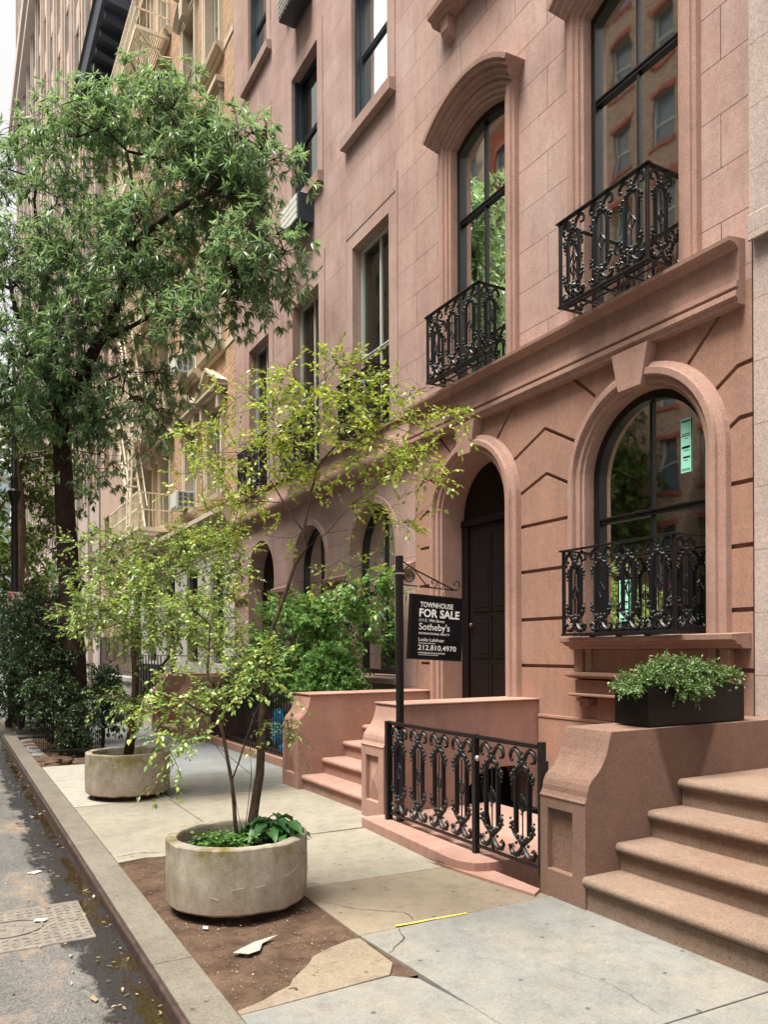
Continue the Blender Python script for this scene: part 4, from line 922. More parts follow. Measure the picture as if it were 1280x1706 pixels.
s.build('drop_ladder', M['cream_iron'], fe)

# ---- dark corniced building beyond the brick house
hc = thing('corniced_building', 'building with a huge dark navy bracketed cornice beyond the brick house', 'building', (XF+2, 30, 0))
wl = MB().box(XF+.1, XF+12, Y3+.02, 33.6, -.2, 22.6).build('wall', M['pink_stone'], hc); cut = MB()
for yc in (28.6, 30.4, 32.2):
    for k in range(6): cut.box(XF-.1, XF+.5, yc-.5, yc+.5, 1.2+3.5*k, 3.4+3.5*k)
boolean(wl, cut)
for yc in (28.6, 30.4, 32.2):
    for k in range(6):
        w_ = sash(hc, yc, .5, 1.2+3.5*k, 3.4+3.5*k, 'rect', XF+.3, M['white_frame'], M['window_glass'], rail=2.3+3.5*k, mull=False)
        MB().box(XF+.42, XF+.44, yc-.5, yc+.5, 1.2+3.5*k, 3.4+3.5*k).build('blind', M['interior'], w_)
CZ = 22.3
pf = [(XF+.1, CZ-1.0), (XF, CZ-1.0), (XF-.02, CZ-.35), (XF-.30, CZ-.2), (XF-1.05, CZ-.12), (XF-1.12, CZ+.35), (XF-1.2, CZ+.42), (XF+.1, CZ+.6)]
co = MB().prism_y(pf, 25.75, 33.7).build('cornice', M['navy_cornice'], hc)
for k in range(9):
    yy = 26.1+k*.85; b_ = MB().prism_y([(XF-.0, CZ-.95), (XF-.12, CZ-.9), (XF-.2, CZ-.5), (XF-.9, CZ-.3), (XF-.95, CZ-.13), (XF, CZ-.2)], yy, yy+.26); b_.build('bracket', M['navy_cornice'], co)
# ---- tall pale tower
tw = thing('apartment_tower', 'tall pale stone tower with close vertical piers rising over the treetop', 'building', (12, 60, 0))
tx, ty0, ty1, tz1 = 6.0, 37.5, 84.0, 66.0
MB().box(tx+.22, tx+16, ty0, ty1, -.2, tz1).build('wall', M['tower_stone'], tw)
nb = 12; bw = (ty1-ty0)/nb
for k in range(nb+1):
    y_ = ty0+k*bw
    MB().box(tx, tx+.221, y_-.5 if k else y_, y_+.5, -.2, tz1).box(tx-.10, tx-.001, y_-.2 if k else y_, y_+.2, 9, tz1).build('pier', M['tower_stone'], tw)
    if k < nb: MB().box(tx+.06, tx+.222, y_+bw/2-.22, y_+bw/2+.22, 9, tz1).build('mullion_pier', M['tan_brick'], tw)
for j in range(15):
    z_ = 7.5+j*3.9; MB().box(tx+.10, tx+.2195, ty0+.1, ty1-.1, z_, z_+1.35).build('spandrel', M['tower_stone'], tw)
wmesh = MB().box(0, .05, -.62, .62, 0, 2.4).mesh('window'); wmesh.materials.append(M['far_glass'])
cnt = 0
for j in range(4, 11):
    for k in range(nb):
        if cnt >= 98: break
        cnt += 1
        for q in (0,):
            o = bpy.data.objects.new('window', wmesh); COL.objects.link(o); o.parent = tw
            o.location = Vector((tx+.18, ty0+k*bw+bw*.27, 7.5+j*3.9+1.40))-tw.location
rest = MB()
for j in range(15):
    for k in range(nb):
        for q in (.27, .73):
            if q == .27 and 4 <= j < 11: continue
            rest.box(tx+.18, tx+.215, ty0+k*bw+bw*q-.62, ty0+k*bw+bw*q+.62, 7.5+j*3.9+1.4, 7.5+j*3.9+3.8)
tag(rest.build('windows', M['far_glass'], tw), kind='stuff')
MB().box(tx-.8, tx+16, ty0+1, ty1+.3, 52, 53.2).box(tx-.55, tx+16, ty0+1, ty1+.2, 50.9, 51.99).build('belt_cornice', M['tower_stone'], tw)
MB().prism_y([(tx+.4, 3.4), (tx-1.6, 2.7), (tx-1.6, 2.5), (tx+.4, 3.1)], 44, 50).build('awning', M['blue_awning'], tw)
MB().prism_y([(tx+.4, 3.2), (tx-1.4, 2.5), (tx-1.4, 2.3), (tx+.4, 2.9)], 56, 61).build('awning', M['red_awning'], tw)
# ---- pale blue glass building closing the street
gb = thing('glass_building', 'pale blue curved glass building far down the street', 'building', (-2, 120, 0))
p = arc(0, 0, 1, 0, 1, 1)
MB().prism_z([(-16, 118), (-6, 112), (0, 110.5), (4.5, 111.5), (7, 115), (8, 140), (-16, 140)], -.2, 26).build('wall', M['blue_glass'], gb)
fl = MB()
for j in range(7): fl = MB().prism_z([(-16.2, 117.8), (-6, 111.8), (0, 110.3), (4.6, 111.3), (7.2, 115), (8.2, 140.2), (-16.2, 140.2)], 3.5+j*3.4, 4.4+j*3.4); fl.build('floor_band', M['white_stone'], gb)

# ================================================================== THE OPPOSITE SIDE (mirrored in the windows)
def plain_house(lab, y0, y1, h, mat, trim, bays, floors, x=-13.0, name='row_house'):
    t = thing(name, lab, 'house', (x-2, (y0+y1)/2, 0)); wl = MB().box(x-8, x, y0+.02, y1-.02, -.2, h).build('wall', M[mat], t); cut = MB(); sp = (y1-y0)/bays; fh = (h-1.2)/floors
    for i in range(bays):
        for j in range(floors): cut.box(x-.3, x+.2, y0+sp*(i+.5)-.5, y0+sp*(i+.5)+.5, 1.0+fh*j, 1.0+fh*j+2)
    boolean(wl, cut)
    for i in range(bays):
        for j in range(floors):
            yc = y0+sp*(i+.5); z = 1.0+fh*j; w_ = MB().box(x-.29, x-.25, yc-.5, yc+.5, z, z+2).build('window', M['far_glass'], t)
            MB().box(x-.02, x+.08, yc-.62, yc+.62, z-.15, z).box(x-.02, x+.06, yc-.62, yc+.62, z+2, z+2.2).build('window_trim', M[trim], w_)
            MB().box(x-.248, x-.2, yc-.5, yc-.44, z, z+2).box(x-.248, x-.2, yc+.44, yc+.5, z, z+2).box(x-.248, x-.2, yc-.439, yc+.439, z+.97, z+1.03).build('frame', M['white_frame'], w_)
    MB().prism_y([(x, h-.6), (x+.2, h-.5), (x+.5, h), (x+.5, h+.2), (x, h+.2)], y0+.03, y1-.03).build('cornice', M[trim], t)
plain_house('red brick row house with pale trim across the street', 6, 15.5, 28, 'red_brick', 'cream_stone', 4, 8)
plain_house('taller brown brick house with red window trim across the street', 15.5, 24, 31, 'brown_brick', 'red_brick', 4, 9)
plain_house('bright red painted brick house across the street', 24, 32, 28, 'red_brick', 'brownstone_trim', 3, 8)
plain_house('cream stone house across the street with dark windows', 32, 42, 29, 'cream_stone', 'white_stone', 4, 8)
plain_house('pinkish stone house far across the street', 42, 66, 27, 'pink_stone', 'white_stone', 8, 8)
plain_house('red brick house across the street behind the camera', -12, 6, 17, 'red_brick', 'cream_stone', 6, 4)

# ================================================================== PLANTS
_c, _s = math.cos(TH), math.sin(TH)
def at(px, py, d):
    """a point d metres deep along the view, where the photograph shows it (used for stems and boughs, which get real depth spread)"""
    a, b = (px-640)/1300, -(py-1083)/1300
    a, b = a - b*.00436*-1*0, b
    return np.array([(a*_c+_s)*d, (-a*_s+_c)*d, 1.6+b*d])
def norm(a): return a/np.maximum(1e-9, np.linalg.norm(a, axis=-1, keepdims=True))
def leaf_mesh(name, P, D, N, L, W, fold=.18, droop=.15, shape='lance'):
    """one small folded leaf per row: base P, direction D, normal N, length L, width W"""
    P, D, N = np.asarray(P), norm(np.asarray(D)), np.asarray(N); n = len(P)
    S = norm(np.cross(D, N)); N = norm(np.cross(S, D)); L = np.asarray(L)[:, None]; W = np.asarray(W)[:, None]
    if shape == 'lance': k1, k2, w1, w2 = .35, .70, .5, .38
    else: k1, k2, w1, w2 = .30, .62, .5, .44
    sag = lambda t: -N*L*droop*t*t
    v = [P, P+D*L*k1+S*W*w1+sag(k1)+N*W*fold, P+D*L*k1+sag(k1), P+D*L*k1-S*W*w1+sag(k1)+N*W*fold,
         P+D*L*k2+S*W*w2+sag(k2)+N*W*fold, P+D*L*k2+sag(k2), P+D*L*k2-S*W*w2+sag(k2)+N*W*fold, P+D*L+sag(1)]
    V = np.stack(v, 1).reshape(-1, 3)
    T = np.array([(0, 2, 1), (0, 3, 2), (1, 2, 5), (1, 5, 4), (3, 5, 2), (3, 6, 5), (4, 5, 7), (5, 6, 7)])
    F = (T[None]+(np.arange(n)*8)[:, None, None]).reshape(-1, 3)
    me = bpy.data.meshes.new(name); me.vertices.add(len(V)); me.vertices.foreach_set('co', V.astype(np.float32).ravel())
    me.loops.add(F.size); me.loops.foreach_set('vertex_index', F.ravel().astype(np.int32))
    me.polygons.add(len(F)); me.polygons.foreach_set('loop_start', np.arange(0, F.size, 3, dtype=np.int32))
    me.update(calc_edges=True); return me
def grow(stems, targets, rs, step=.22, sag=-.02, wob=.25):
    """stems: list of polylines (lists of points) already joined; targets reached by new twigs from the nearest node"""
    P = []; par = []
    for st_ in stems:
        prev = -1
        for i, p in enumerate(st_):
            p = np.array(p, float)
            if i == 0 and P:
                d = np.linalg.norm(np.array(P)-p, axis=1); j = int(d.argmin())
                if d[j] < .06: prev = j; continue
                prev = j
            if prev >= 0:
                q = P[prev]; L = np.linalg.norm(p-q); k = max(1, int(L/step))
                for t in range(1, k):
                    P.append(q+(p-q)*t/k+rs.normal(0, .02*L/k*2, 3)); par.append(prev); prev = len(P)-1
            P.append(p); par.append(prev); prev = len(P)-1
    n0 = len(P); base = np.mean([P[i] for i in range(n0)], axis=0); tips = []
    T = np.array(targets); o = np.argsort(np.min(np.linalg.norm(T[:, None]-np.array(P[::3])[None], axis=2), axis=1)); T = T[o]
    A = np.zeros((n0+len(T)*14, 3)); A[:n0] = P; n = n0
    lockz = A[0][2]
    for t in T:
        d = np.linalg.norm(A[:n]-t, axis=1) + .35*np.maximum(0, A[:n, 2]-t[2]) + (A[:n, 2] < lockz+.4)*.6
        j = int(d.argmin()); q = A[j].copy(); L = np.linalg.norm(t-q); k = min(12, max(1, int(L/step)))
        side = rs.normal(0, 1, 3); side -= side.dot(t-q)*(t-q)/max(1e-6, L*L); side = side/max(1e-6, np.linalg.norm(side))*L*wob*rs.uniform(-1, 1)*.5
        up = np.array([0, 0, L*.12]); pr = j
        for m in range(1, k+1):
            f = m/k; b_ = 4*f*(1-f)*.5
            A[n] = q+(t-q)*f+(side+up)*b_; P.append(A[n].copy()); par.append(pr); pr = n; n += 1
        tips.append(pr)
    return np.array(P), np.array(par), n0, tips
def limb_mesh(name, P, par, rtip, rtrunk, rs, ex=2.1, nn=6, rmin=.002, tau=0):
    n = len(P); r = np.full(n, 0.0); acc = np.zeros(n); kids = [[] for _ in range(n)]
    for i in range(n):
        if par[i] >= 0: kids[par[i]].append(i)
    order = sorted(range(n), key=lambda i: -i)
    for i in range(n-1, -1, -1):
        r[i] = max(rtip, acc[i]**(1/ex)) if kids[i] else rtip
        if par[i] >= 0: acc[par[i]] += r[i]**ex
    k = rtrunk/r[0]; r = rtip+(r-rtip)*(rtrunk-rtip)/max(1e-9, r[0]-rtip); r = np.maximum(r, rmin)
    if tau:
        s_ = np.zeros(n)
        for i in range(n):
            if par[i] >= 0: s_[i] = s_[par[i]]+np.linalg.norm(P[i]-P[par[i]])
        r = np.maximum(rmin, r/(1+(s_/tau)**1.3))
    mb = MB(); done = set()
    for i in range(n):
        # start a chain at every root and at every child that is not its parent's main continuation
        p = par[i]
        if p >= 0:
            main = max(kids[p], key=lambda q: r[q])
            if main == i: continue
        ch = [i] if p < 0 else [p, i]; j = i
        while kids[j]: j = max(kids[j], key=lambda q: r[q]); ch.append(j)
        if len(ch) < 2: continue
        rr = [float(r[q]) for q in ch]
        if p >= 0: rr[0] = rr[1]
        mb.tube([P[q] for q in ch], rr, 10 if rr[0] > .05 else nn if rr[0] > .012 else 4)
    return mb.mesh(name, 180)
def blob_points(blobs, dens, rs, shell=.55, clump=0):
    """points in soft ellipsoids (centre, (r right, r depth, r up)), thicker towards the outside, with clumps and gaps"""
    out = []
    for c_, rad, n in blobs:
        n = int(n*dens); v = rs.normal(0, 1, (n, 3)); v = norm(v); q = rs.uniform(0, 1, (n, 1))**(1/3*(1-shell)+.12)
        pt = np.array(c_)+v*q*np.array(rad)
        if clump and n > clump*1.5:
            k = max(2, n//clump); cc = pt[:k]; idx = rs.randint(0, k, n); m_ = np.mean(rad)
            pt = cc[idx]+rs.normal(0, 1, (n, 3))*np.array([.26, .26, .11])*m_
        out.append(pt)
    return np.concatenate(out)
def oriented(c_, rr, rd, ru): return (c_, None)
def whorls(tips, dirs, rs, n=9, L=.085, W=.016, spread=(35, 85), grav=.35, hang=.0):
    m = len(tips); tips = np.repeat(tips, n, 0); dirs = np.repeat(norm(dirs), n, 0); k = m*n
    rnd = rs.normal(0, 1, (k, 3)); side = norm(np.cross(dirs, rnd)); th = np.radians(rs.uniform(*spread, k))[:, None]
    D = dirs*np.cos(th)+side*np.sin(th); D[:, 2] -= grav*rs.uniform(.3, 1.3, k); D = norm(D)
    N = norm(np.cross(np.cross(D, [[0, 0, 1.]]), D)+rs.normal(0, .35, (k, 3)))
    off = -dirs*rs.uniform(0, .05, (k, 1))
    return tips+off, D, N, L*rs.uniform(.7, 1.25, k), W*rs.uniform(.8, 1.2, k)
def tree(name, label, cat, base, stems, blobs, leaf, barkm, dens=1, rtrunk=.15, rtip=.003, seed=1, group=None, leafkw=None, step=.25, mode='whorl', per=3, tw=.16, rmin=.002, tau=0, clump=0):
    rs = np.random.RandomState(seed); root = thing(name, label, cat, tuple(base), group)
    T = blob_points(blobs, dens, rs, clump=clump); P, par, n0, tips = grow(stems, T, rs, step)
    tips = np.array(tips); kw = dict(leafkw or {})
    tp = P[tips]; td = tp-P[par[tips]]
    # twigs: short sprays around each tip
    cen = []; dr = []; TW = MB(); add_P = []; 
    for i in range(len(tips)):
        d0 = norm(td[i]+rs.normal(0, .3, 3)*np.linalg.norm(td[i]))
        for q in range(per):
            d = norm(d0+rs.normal(0, .75, 3)+np.array([0, 0, .12])); L = tw*rs.uniform(.5, 1.5); e = tp[i]+d*L; e[2] -= .25*L*L/tw
            if L > .05: TW.tube([tp[i], tp[i]+d*L*.55+np.array([0, 0, .012]), e], [rtip*.9, rtip*.7, rtip*.45], 3, caps=False)
            cen.append(e); dr.append(d)
            if mode == 'alt': add_P.append((tp[i], e))
    lm = limb_mesh('trunk', P, par, rtip, rtrunk, rs, rmin=rmin, tau=tau); link('trunk', lm, M[barkm], root)
    tm = TW.mesh('twigs'); link('twigs', tm, M[barkm], root)['kind'] = 'stuff'
    cen = np.array(cen); dr = np.array(dr)
    if mode == 'whorl': a = whorls(cen, dr, rs, **kw)
    else:
        n = kw.pop('n', 7); L0 = kw.pop('L', .035); W0 = kw.pop('W', .018); grav = kw.pop('grav', .15); flat = kw.pop('flat', .75)
        pa, pb, sd, LL = [], [], [], []
        A0 = np.array([x[0] for x in add_P]); A1 = np.array([x[1] for x in add_P]); d = norm(A1-A0)
        side = norm(np.cross(d, np.array([[0, 0, 1.]]))+rs.normal(0, .25, d.shape)); Ps = []; Ds = []
        for q in range(n):
            t = (q+.6)/n; sgn_ = 1 if q % 2 else -1; Ps.append(A0+(A1-A0)*t+rs.normal(0, .004, A0.shape)); Ds.append(norm(d*.75+side*sgn_*.8+rs.normal(0, .22, d.shape)))
        Ps.append(A1); Ds.append(d); Ps = np.concatenate(Ps); Ds = np.concatenate(Ds); Ds[:, 2] -= grav; Ds = norm(Ds); k = len(Ps)
        N = norm(np.array([[0, 0, 1.]])*flat+rs.normal(0, 1-flat+.1, (k, 3))); a = (Ps, Ds, N, L0*rs.uniform(.55, 1.25, k), W0*rs.uniform(.7, 1.2, k))
    lf = leaf_mesh('crown', *a, shape='lance' if mode == 'whorl' else 'oval', fold=.15, droop=.22 if mode == 'whorl' else .15)
    link('crown', lf, M[leaf], root)
    return root
def B_(px, py, d, rp, n, dd=1.0, ry=None):
    """bough region: centre by sight, radius rp pixels wide at that depth, dd = depth spread relative to width"""
    r = rp*d/1300; rz = (ry or rp)*d/1300
    return (at(px, py, d), (r, r*dd, rz), n)

# ---- the big oak by the kerb
oak_st = [[at(128, 1262, 13.2), at(124, 1200, 13.2), at(121, 1080, 13.2), at(113, 940, 13.2), at(108, 830, 13.15), at(104, 740, 13.1), at(103, 690, 13.05)],
          [at(103, 690, 13.05), at(88, 640, 12.9), at(60, 590, 12.8), at(30, 520, 12.8), at(10, 430, 12.9)],
          [at(103, 690, 13.05), at(130, 640, 12.8), at(165, 570, 12.6), at(200, 500, 12.3), at(215, 430, 12.1), at(225, 330, 11.9), at(215, 250, 11.8)],
          [at(165, 570, 12.6), at(215, 545, 12.0), at(247, 528, 11.8), at(262, 510, 11.6), at(330, 480, 11.3), at(400, 500, 11.0)],
          [at(200, 500, 12.3), at(225, 400, 11.8), at(262, 375, 11.4), at(300, 345, 11.1), at(350, 320, 10.9), at(420, 330, 10.7), at(460, 370, 10.6)],
          [at(60, 590, 12.8), at(80, 460, 13.0), at(60, 330, 13.1), at(70, 260, 13.2)], [at(262, 375, 11.4), at(248, 330, 11.3), at(235, 300, 11.2)]]
ob = [B_(50, 330, 13.2, 95, 62, 1.1), B_(160, 270, 12.2, 80, 50, 1, 95), B_(255, 215, 11.7, 62, 40, 1, 60), B_(178, 175, 11.9, 34, 15, 1, 30), B_(330, 235, 11.2, 62, 40, 1), B_(415, 265, 10.8, 52, 20, 1, 36),
      B_(455, 275, 10.6, 20, 5), B_(-70, 420, 13.2, 100, 36, 1), B_(60, 460, 13.0, 105, 70, 1), B_(185, 395, 12.2, 90, 60, 1), B_(300, 330, 11.4, 85, 44, 1), B_(390, 335, 10.9, 50, 24, 1), B_(450, 405, 10.5, 34, 18, 1, 36), B_(410, 430, 10.8, 40, 14, 1, 34), 
      B_(50, 590, 13.0, 95, 60, 1, 75), B_(170, 530, 12.4, 85, 52, 1, 65), B_(290, 450, 11.6, 75, 32, 1, 55), B_(385, 480, 11.0, 48, 22, 1, 36), B_(350, 520, 11.2, 50, 20, 1, 28),
      B_(215, 620, 12.0, 46, 18, 1, 42), B_(130, 645, 12.4, 70, 34, 1, 38), B_(60, 660, 12.7, 70, 26, 1, 36), B_(245, 690, 11.9, 28, 8, 1, 30), B_(30, 690, 13, 60, 22, 1, 50),
      B_(165, 750, 12.6, 34, 9, 1, 36), B_(150, 960, 13, 36, 8, 1, 40)]
tree('oak_tree', 'large dark trunked oak with narrow glossy leaves overhanging the pavement', 'tree', at(128, 1262, 13.2), oak_st, ob, 'leaf_oak', 'bark_dark', dens=.98, rtrunk=.235, rtip=.005,
     seed=11, leafkw=dict(n=13, L=.135, W=.025, grav=.5), step=.3, per=6, tw=.40, rmin=.006, clump=8, tau=8)
# ---- slender tree behind
sl_st = [[at(34, 1130, 17), at(28, 980, 17), at(36, 880, 17), at(33, 820, 17), at(26, 770, 17), at(20, 700, 17)]]
sb_ = [B_(20, 740, 17.5, 75, 60, 1, 60), B_(80, 790, 17.5, 62, 40, 1, 60), B_(-40, 820, 18, 60, 24), B_(70, 700, 18, 60, 30), B_(140, 690, 17, 40, 14), B_(85, 870, 17.5, 45, 16, 1, 50), B_(40, 930, 17.5, 60, 8, 1, 60)]
tree('street_tree', 'slim tan trunked tree behind the street lamp on the left', 'tree', at(34, 1130, 17), sl_st, sb_, 'leaf_oak_far', 'bark_tan', dens=1.0, rtrunk=.11, rtip=.005, seed=5,
     leafkw=dict(n=7, L=.14, W=.05, grav=.3), step=.4, per=6, tw=.32, rmin=.006)
tree('street_tree', 'pale green tree far down the street at the left edge', 'tree', at(8, 1100, 32), [[at(8, 1100, 32), at(8, 1000, 32), at(6, 940, 32)]], [B_(10, 930, 32, 55, 45, 1, 60), B_(-40, 900, 33, 60, 20), B_(20, 1010, 32, 45, 22, 1, 35), B_(75, 990, 34, 36, 16)],
     'leaf_oak_far', 'bark_tan', rtrunk=.15, rtip=.01, seed=6, leafkw=dict(n=7, L=.26, W=.12, grav=.2), step=.8, per=6, tw=.5, rmin=.01)

# ---- concrete tub planters
def tub(x, y, zb, h, r, label):
    t = thing('concrete_planter', label, 'planter', (x, y, 0), 'round concrete tubs on the pavement')
    pr = [(r-.075, zb+.06), (r-.06, zb), (r-.016, zb), (r-.003, zb+.014), (r+.001, zb+h*.5), (r, zb+h-.008), (r-.007, zb+h), (r-.040, zb+h+.001), (r-.066, zb+h), (r-.072, zb+h-.008), (r-.074, zb+h-.03), (r-.078, zb+h-.09)]
    mb = MB(); mb.lathe(pr, (x, y, 0), 96); mb.f.pop()      # open top
    rs = random.Random(int(x*100))
    from mathutils import noise as N
    mb.v = [(a+(a-x)*.009*N.fractal(Vector((a*5, b*5, c_*7)), 1, 2, 4), b+(b-y)*.009*N.fractal(Vector((a*5, b*5, c_*7+9)), 1, 2, 4), c_+.007*N.fractal(Vector((a*9, b*9, 2)), 1, 2, 4)) for a, b, c_ in mb.v]
    mb.build('tub', M['planter_concrete'], t, smooth=32)
    MB().lathe([(r-.10, -.05), (r-.10, 0), (r-.11, zb+.05)], (x, y, 0), 48).build('foot', M['soil_dark'], t, smooth=50)
    sc = MB(); rs_ = random.Random(int(y*10))
    for (a0, a1, z0_, z1_) in ((-75, -38, .20, .31), (-100, -92, .17, .175), (-118, -108, .165, .175), (-50, -40, .24, .27), (-135, -128, .12, .11), (-62, -57, .10, .12), (-30, -22, .13, .16)):
        sc.tube([(x+(r+.0045)*math.cos(R(a0+(a1-a0)*i/8+5)), y+(r+.0045)*math.sin(R(a0+(a1-a0)*i/8+5)), zb+z0_+(z1_-z0_)*(i/8)**1.4+rs_.uniform(-.002, .002)) for i in range(9)], .0016, 4)
    sc.build('scratches', M['concrete_pale'], t)
    so_ = MB(); so_.lathe([(r-.079, zb+h-.12), (r*.5, zb+h-.075), (.02, zb+h-.055)], (x, y, 0), 48); so_.build('soil', M['soil_dark'], t, smooth=180)
    return t
PA = (1.60, 4.80); PB = (1.725, 8.93)
tub(*PA, .045, .395, .442, 'moss stained round concrete tub with hosta leaves standing on bare earth'); tub(*PB, .06, .44, .447, 'round concrete tub with flaking paint and bare soil, further up the pavement')
# ---- sapling in the near tub (multi stemmed)
d0 = 5.0
st1 = [[at(413, 1405, 4.93), at(425, 1330, 4.93), at(434, 1250, 4.93), at(437, 1180, 4.92), at(438, 1120, 4.92), at(455, 1044, 4.9), at(478, 984, 4.88), at(492, 939, 4.86), at(511, 912, 4.85), at(507, 885, 4.85), at(519, 822, 4.85), at(531, 777, 4.85)],
       [at(531, 777, 4.85), at(572, 730, 4.7), at(601, 702, 4.6), at(625, 665, 4.55), at(690, 650, 4.45), at(760, 640, 4.4)], [at(572, 730, 4.7), at(540, 680, 4.8), at(545, 630, 4.8)], [at(601, 702, 4.6), at(660, 712, 4.45), at(740, 745, 4.35)],
       [at(531, 777, 4.85), at(470, 720, 5.0), at(430, 680, 5.1), at(350, 700, 5.2)], [at(507, 885, 4.85), at(474, 837, 4.95), at(455, 804, 5.0), at(420, 760, 5.1), at(340, 750, 5.3)], [at(474, 837, 4.95), at(400, 838, 5.1), at(330, 850, 5.2)],
       [at(511, 912, 4.85), at(545, 888, 4.75), at(590, 837, 4.65), at(640, 800, 4.5), at(720, 800, 4.4)], [at(545, 888, 4.75), at(610, 880, 4.6), at(680, 870, 4.5)],
       [at(405, 1410, 4.85), at(418, 1290, 4.9), at(410, 1180, 5.0), at(380, 1100, 5.1), at(330, 1060, 5.2)], [at(402, 1405, 4.8), at(380, 1270, 4.75), at(330, 1200, 4.75), at(280, 1140, 4.8)],
       [at(434, 1250, 4.93), at(480, 1230, 4.8), at(510, 1180, 4.75)], [at(418, 1290, 4.9), at(360, 1240, 4.8), at(300, 1225, 4.75)], [at(438, 1120, 4.92), at(400, 1060, 5.0), at(370, 1010, 5.1), at(360, 980, 5.1)],
       [at(455, 1044, 4.9), at(510, 1020, 4.7), at(560, 990, 4.65)]]
b1 = [B_(560, 640, 4.75, 62, 16, 1.2, 34), B_(640, 665, 4.55, 75, 26, 1.2, 34), B_(715, 680, 4.45, 45, 14, 1.2, 38), B_(480, 665, 4.9, 60, 20, 1.2, 40), B_(400, 700, 5.1, 80, 28, 1.2, 45), B_(320, 740, 5.25, 55, 18, 1.2, 45),
      B_(530, 700, 4.8, 80, 28, 1.2, 45), B_(640, 730, 4.55, 80, 26, 1.2, 40), B_(695, 780, 4.45, 42, 12, 1.2, 42), B_(440, 780, 5.0, 75, 26, 1.2, 40), B_(340, 820, 5.25, 75, 24, 1.2, 35), B_(560, 790, 4.7, 60, 10, 1.2, 35), B_(620, 820, 4.6, 60, 8, 1.2, 30),
      B_(670, 865, 4.5, 35, 6, 1.2, 28), B_(370, 880, 5.1, 50, 8, 1.2, 26), B_(470, 870, 4.9, 50, 3, 1.2, 30), B_(560, 950, 4.75, 55, 7, 1.2, 30), B_(400, 985, 5.0, 35, 4, 1.2, 25)]
tree('sapling', 'multi stemmed young tree with lime green leaves growing from the near tub', 'tree', at(413, 1405, 4.93), st1, b1, 'leaf_lime', 'bark_sapling', dens=1.25, rtrunk=.037, rtip=.0016, seed=21,
     leafkw=dict(n=9, L=.034, W=.0165, grav=.12, flat=.7), step=.12, mode='alt', per=2, tw=.15, rmin=.0018, tau=1.1, clump=5)
b1b = [B_(330, 1140, 4.85, 70, 26, 1.1, 30), B_(270, 1180, 4.8, 50, 13, 1.1, 30), B_(390, 1075, 5.05, 55, 16, 1.1, 32), B_(330, 1010, 5.15, 55, 14, 1.1, 30), B_(330, 1215, 4.75, 55, 10, 1.1, 22), B_(470, 1080, 4.8, 45, 9, 1.1, 35), B_(460, 1210, 4.8, 40, 5, 1.1, 20), B_(420, 1130, 4.9, 60, 10, 1.1, 30), B_(300, 1280, 4.7, 22, 3, 1, 20)]
tree('sapling', 'low spreading green branches rising from the left side of the near tub', 'tree', at(400, 1405, 4.85), [s_ for s_ in [[at(396, 1412, 4.85), at(385, 1300, 4.85), at(365, 1200, 4.88), at(345, 1120, 4.95), at(350, 1040, 5.1)], [at(365, 1200, 4.88), at(310, 1170, 4.8)], [at(385, 1300, 4.85), at(420, 1200, 4.85), at(455, 1120, 4.8)]]],
     b1b, 'leaf_green', 'bark_sapling', dens=1.25, rtrunk=.013, rtip=.0016, seed=23, leafkw=dict(n=9, L=.035, W=.020, grav=.12, flat=.75), step=.12, mode='alt', per=2, tw=.15, rmin=.0018, clump=5)
# ---- tree in the far tub
st2 = [[at(213, 1256, 8.75), at(222, 1180, 8.75), at(224, 1120, 8.75), at(221, 1050, 8.75), at(235, 980, 8.8), at(250, 930, 8.8)], [at(221, 1050, 8.75), at(180, 1010, 8.6), at(130, 1010, 8.5)], [at(235, 980, 8.8), at(320, 940, 8.8), at(400, 900, 8.8)], [at(222, 1180, 8.75), at(245, 1140, 8.7), at(300, 1060, 8.5)]]
b2 = [B_(180, 1010, 8.5, 80, 50, 1, 35), B_(270, 1040, 8.6, 80, 50, 1, 40), B_(335, 1060, 8.6, 60, 26, 1, 36), B_(250, 960, 8.8, 90, 46, 1, 35), B_(330, 960, 8.8, 60, 26, 1, 45), B_(200, 920, 9.2, 80, 44, 1, 32), B_(310, 905, 9.2, 85, 44, 1, 30), B_(370, 905, 8.9, 40, 14, 1, 30), B_(240, 1160, 8.6, 60, 16, 1, 16)]
tree('sapling', 'slim tree with pale green layered leaves growing from the far tub', 'tree', at(213, 1256, 8.75), st2, b2, 'leaf_green', 'bark_sapling', dens=1.2, rtrunk=.055, rtip=.003, seed=31,
     leafkw=dict(n=8, L=.055, W=.028, grav=.12, flat=.75), step=.2, mode='alt', per=3, tw=.20, rmin=.003, tau=1.8, clump=6)
# ---- front garden of house two
struct(MB().box(4.08, 5.35, 8.81, 13.54, -1, .10), 'garden_bed', M['soil_dark'])
def bush(name, label, cat, x, y, z, blobs, leaf, dens, seed, **kw):
    st_ = [[(x, y, .05), (x+.02, y, z*.5), (x, y+.02, z)]]
    return tree(name, label, cat, (x, y, .08), st_, blobs, leaf, 'bark_dark', dens=dens, seed=seed, **kw)
bush('maple_bush', 'bright green maple bush in front of the arched windows behind the stoop', 'bush', 4.6, 10.2, 1.6, [((4.60, 9.9, 2.12), (.45, .75, .24), 60), ((4.6, 10.9, 2.0), (.45, .7, .35), 60), ((4.75, 9.5, 1.8), (.35, .4, .4), 30), ((4.4, 11.0, 1.35), (.5, .9, .45), 80), ((4.85, 9.1, 2.3), (.28, .25, .34), 26)],
     'leaf_bush', 1.5, 41, rtrunk=.03, rtip=.003, leafkw=dict(n=6, L=.085, W=.04, grav=.2, flat=.7), mode='alt', per=3, tw=.20, step=.2, clump=5)
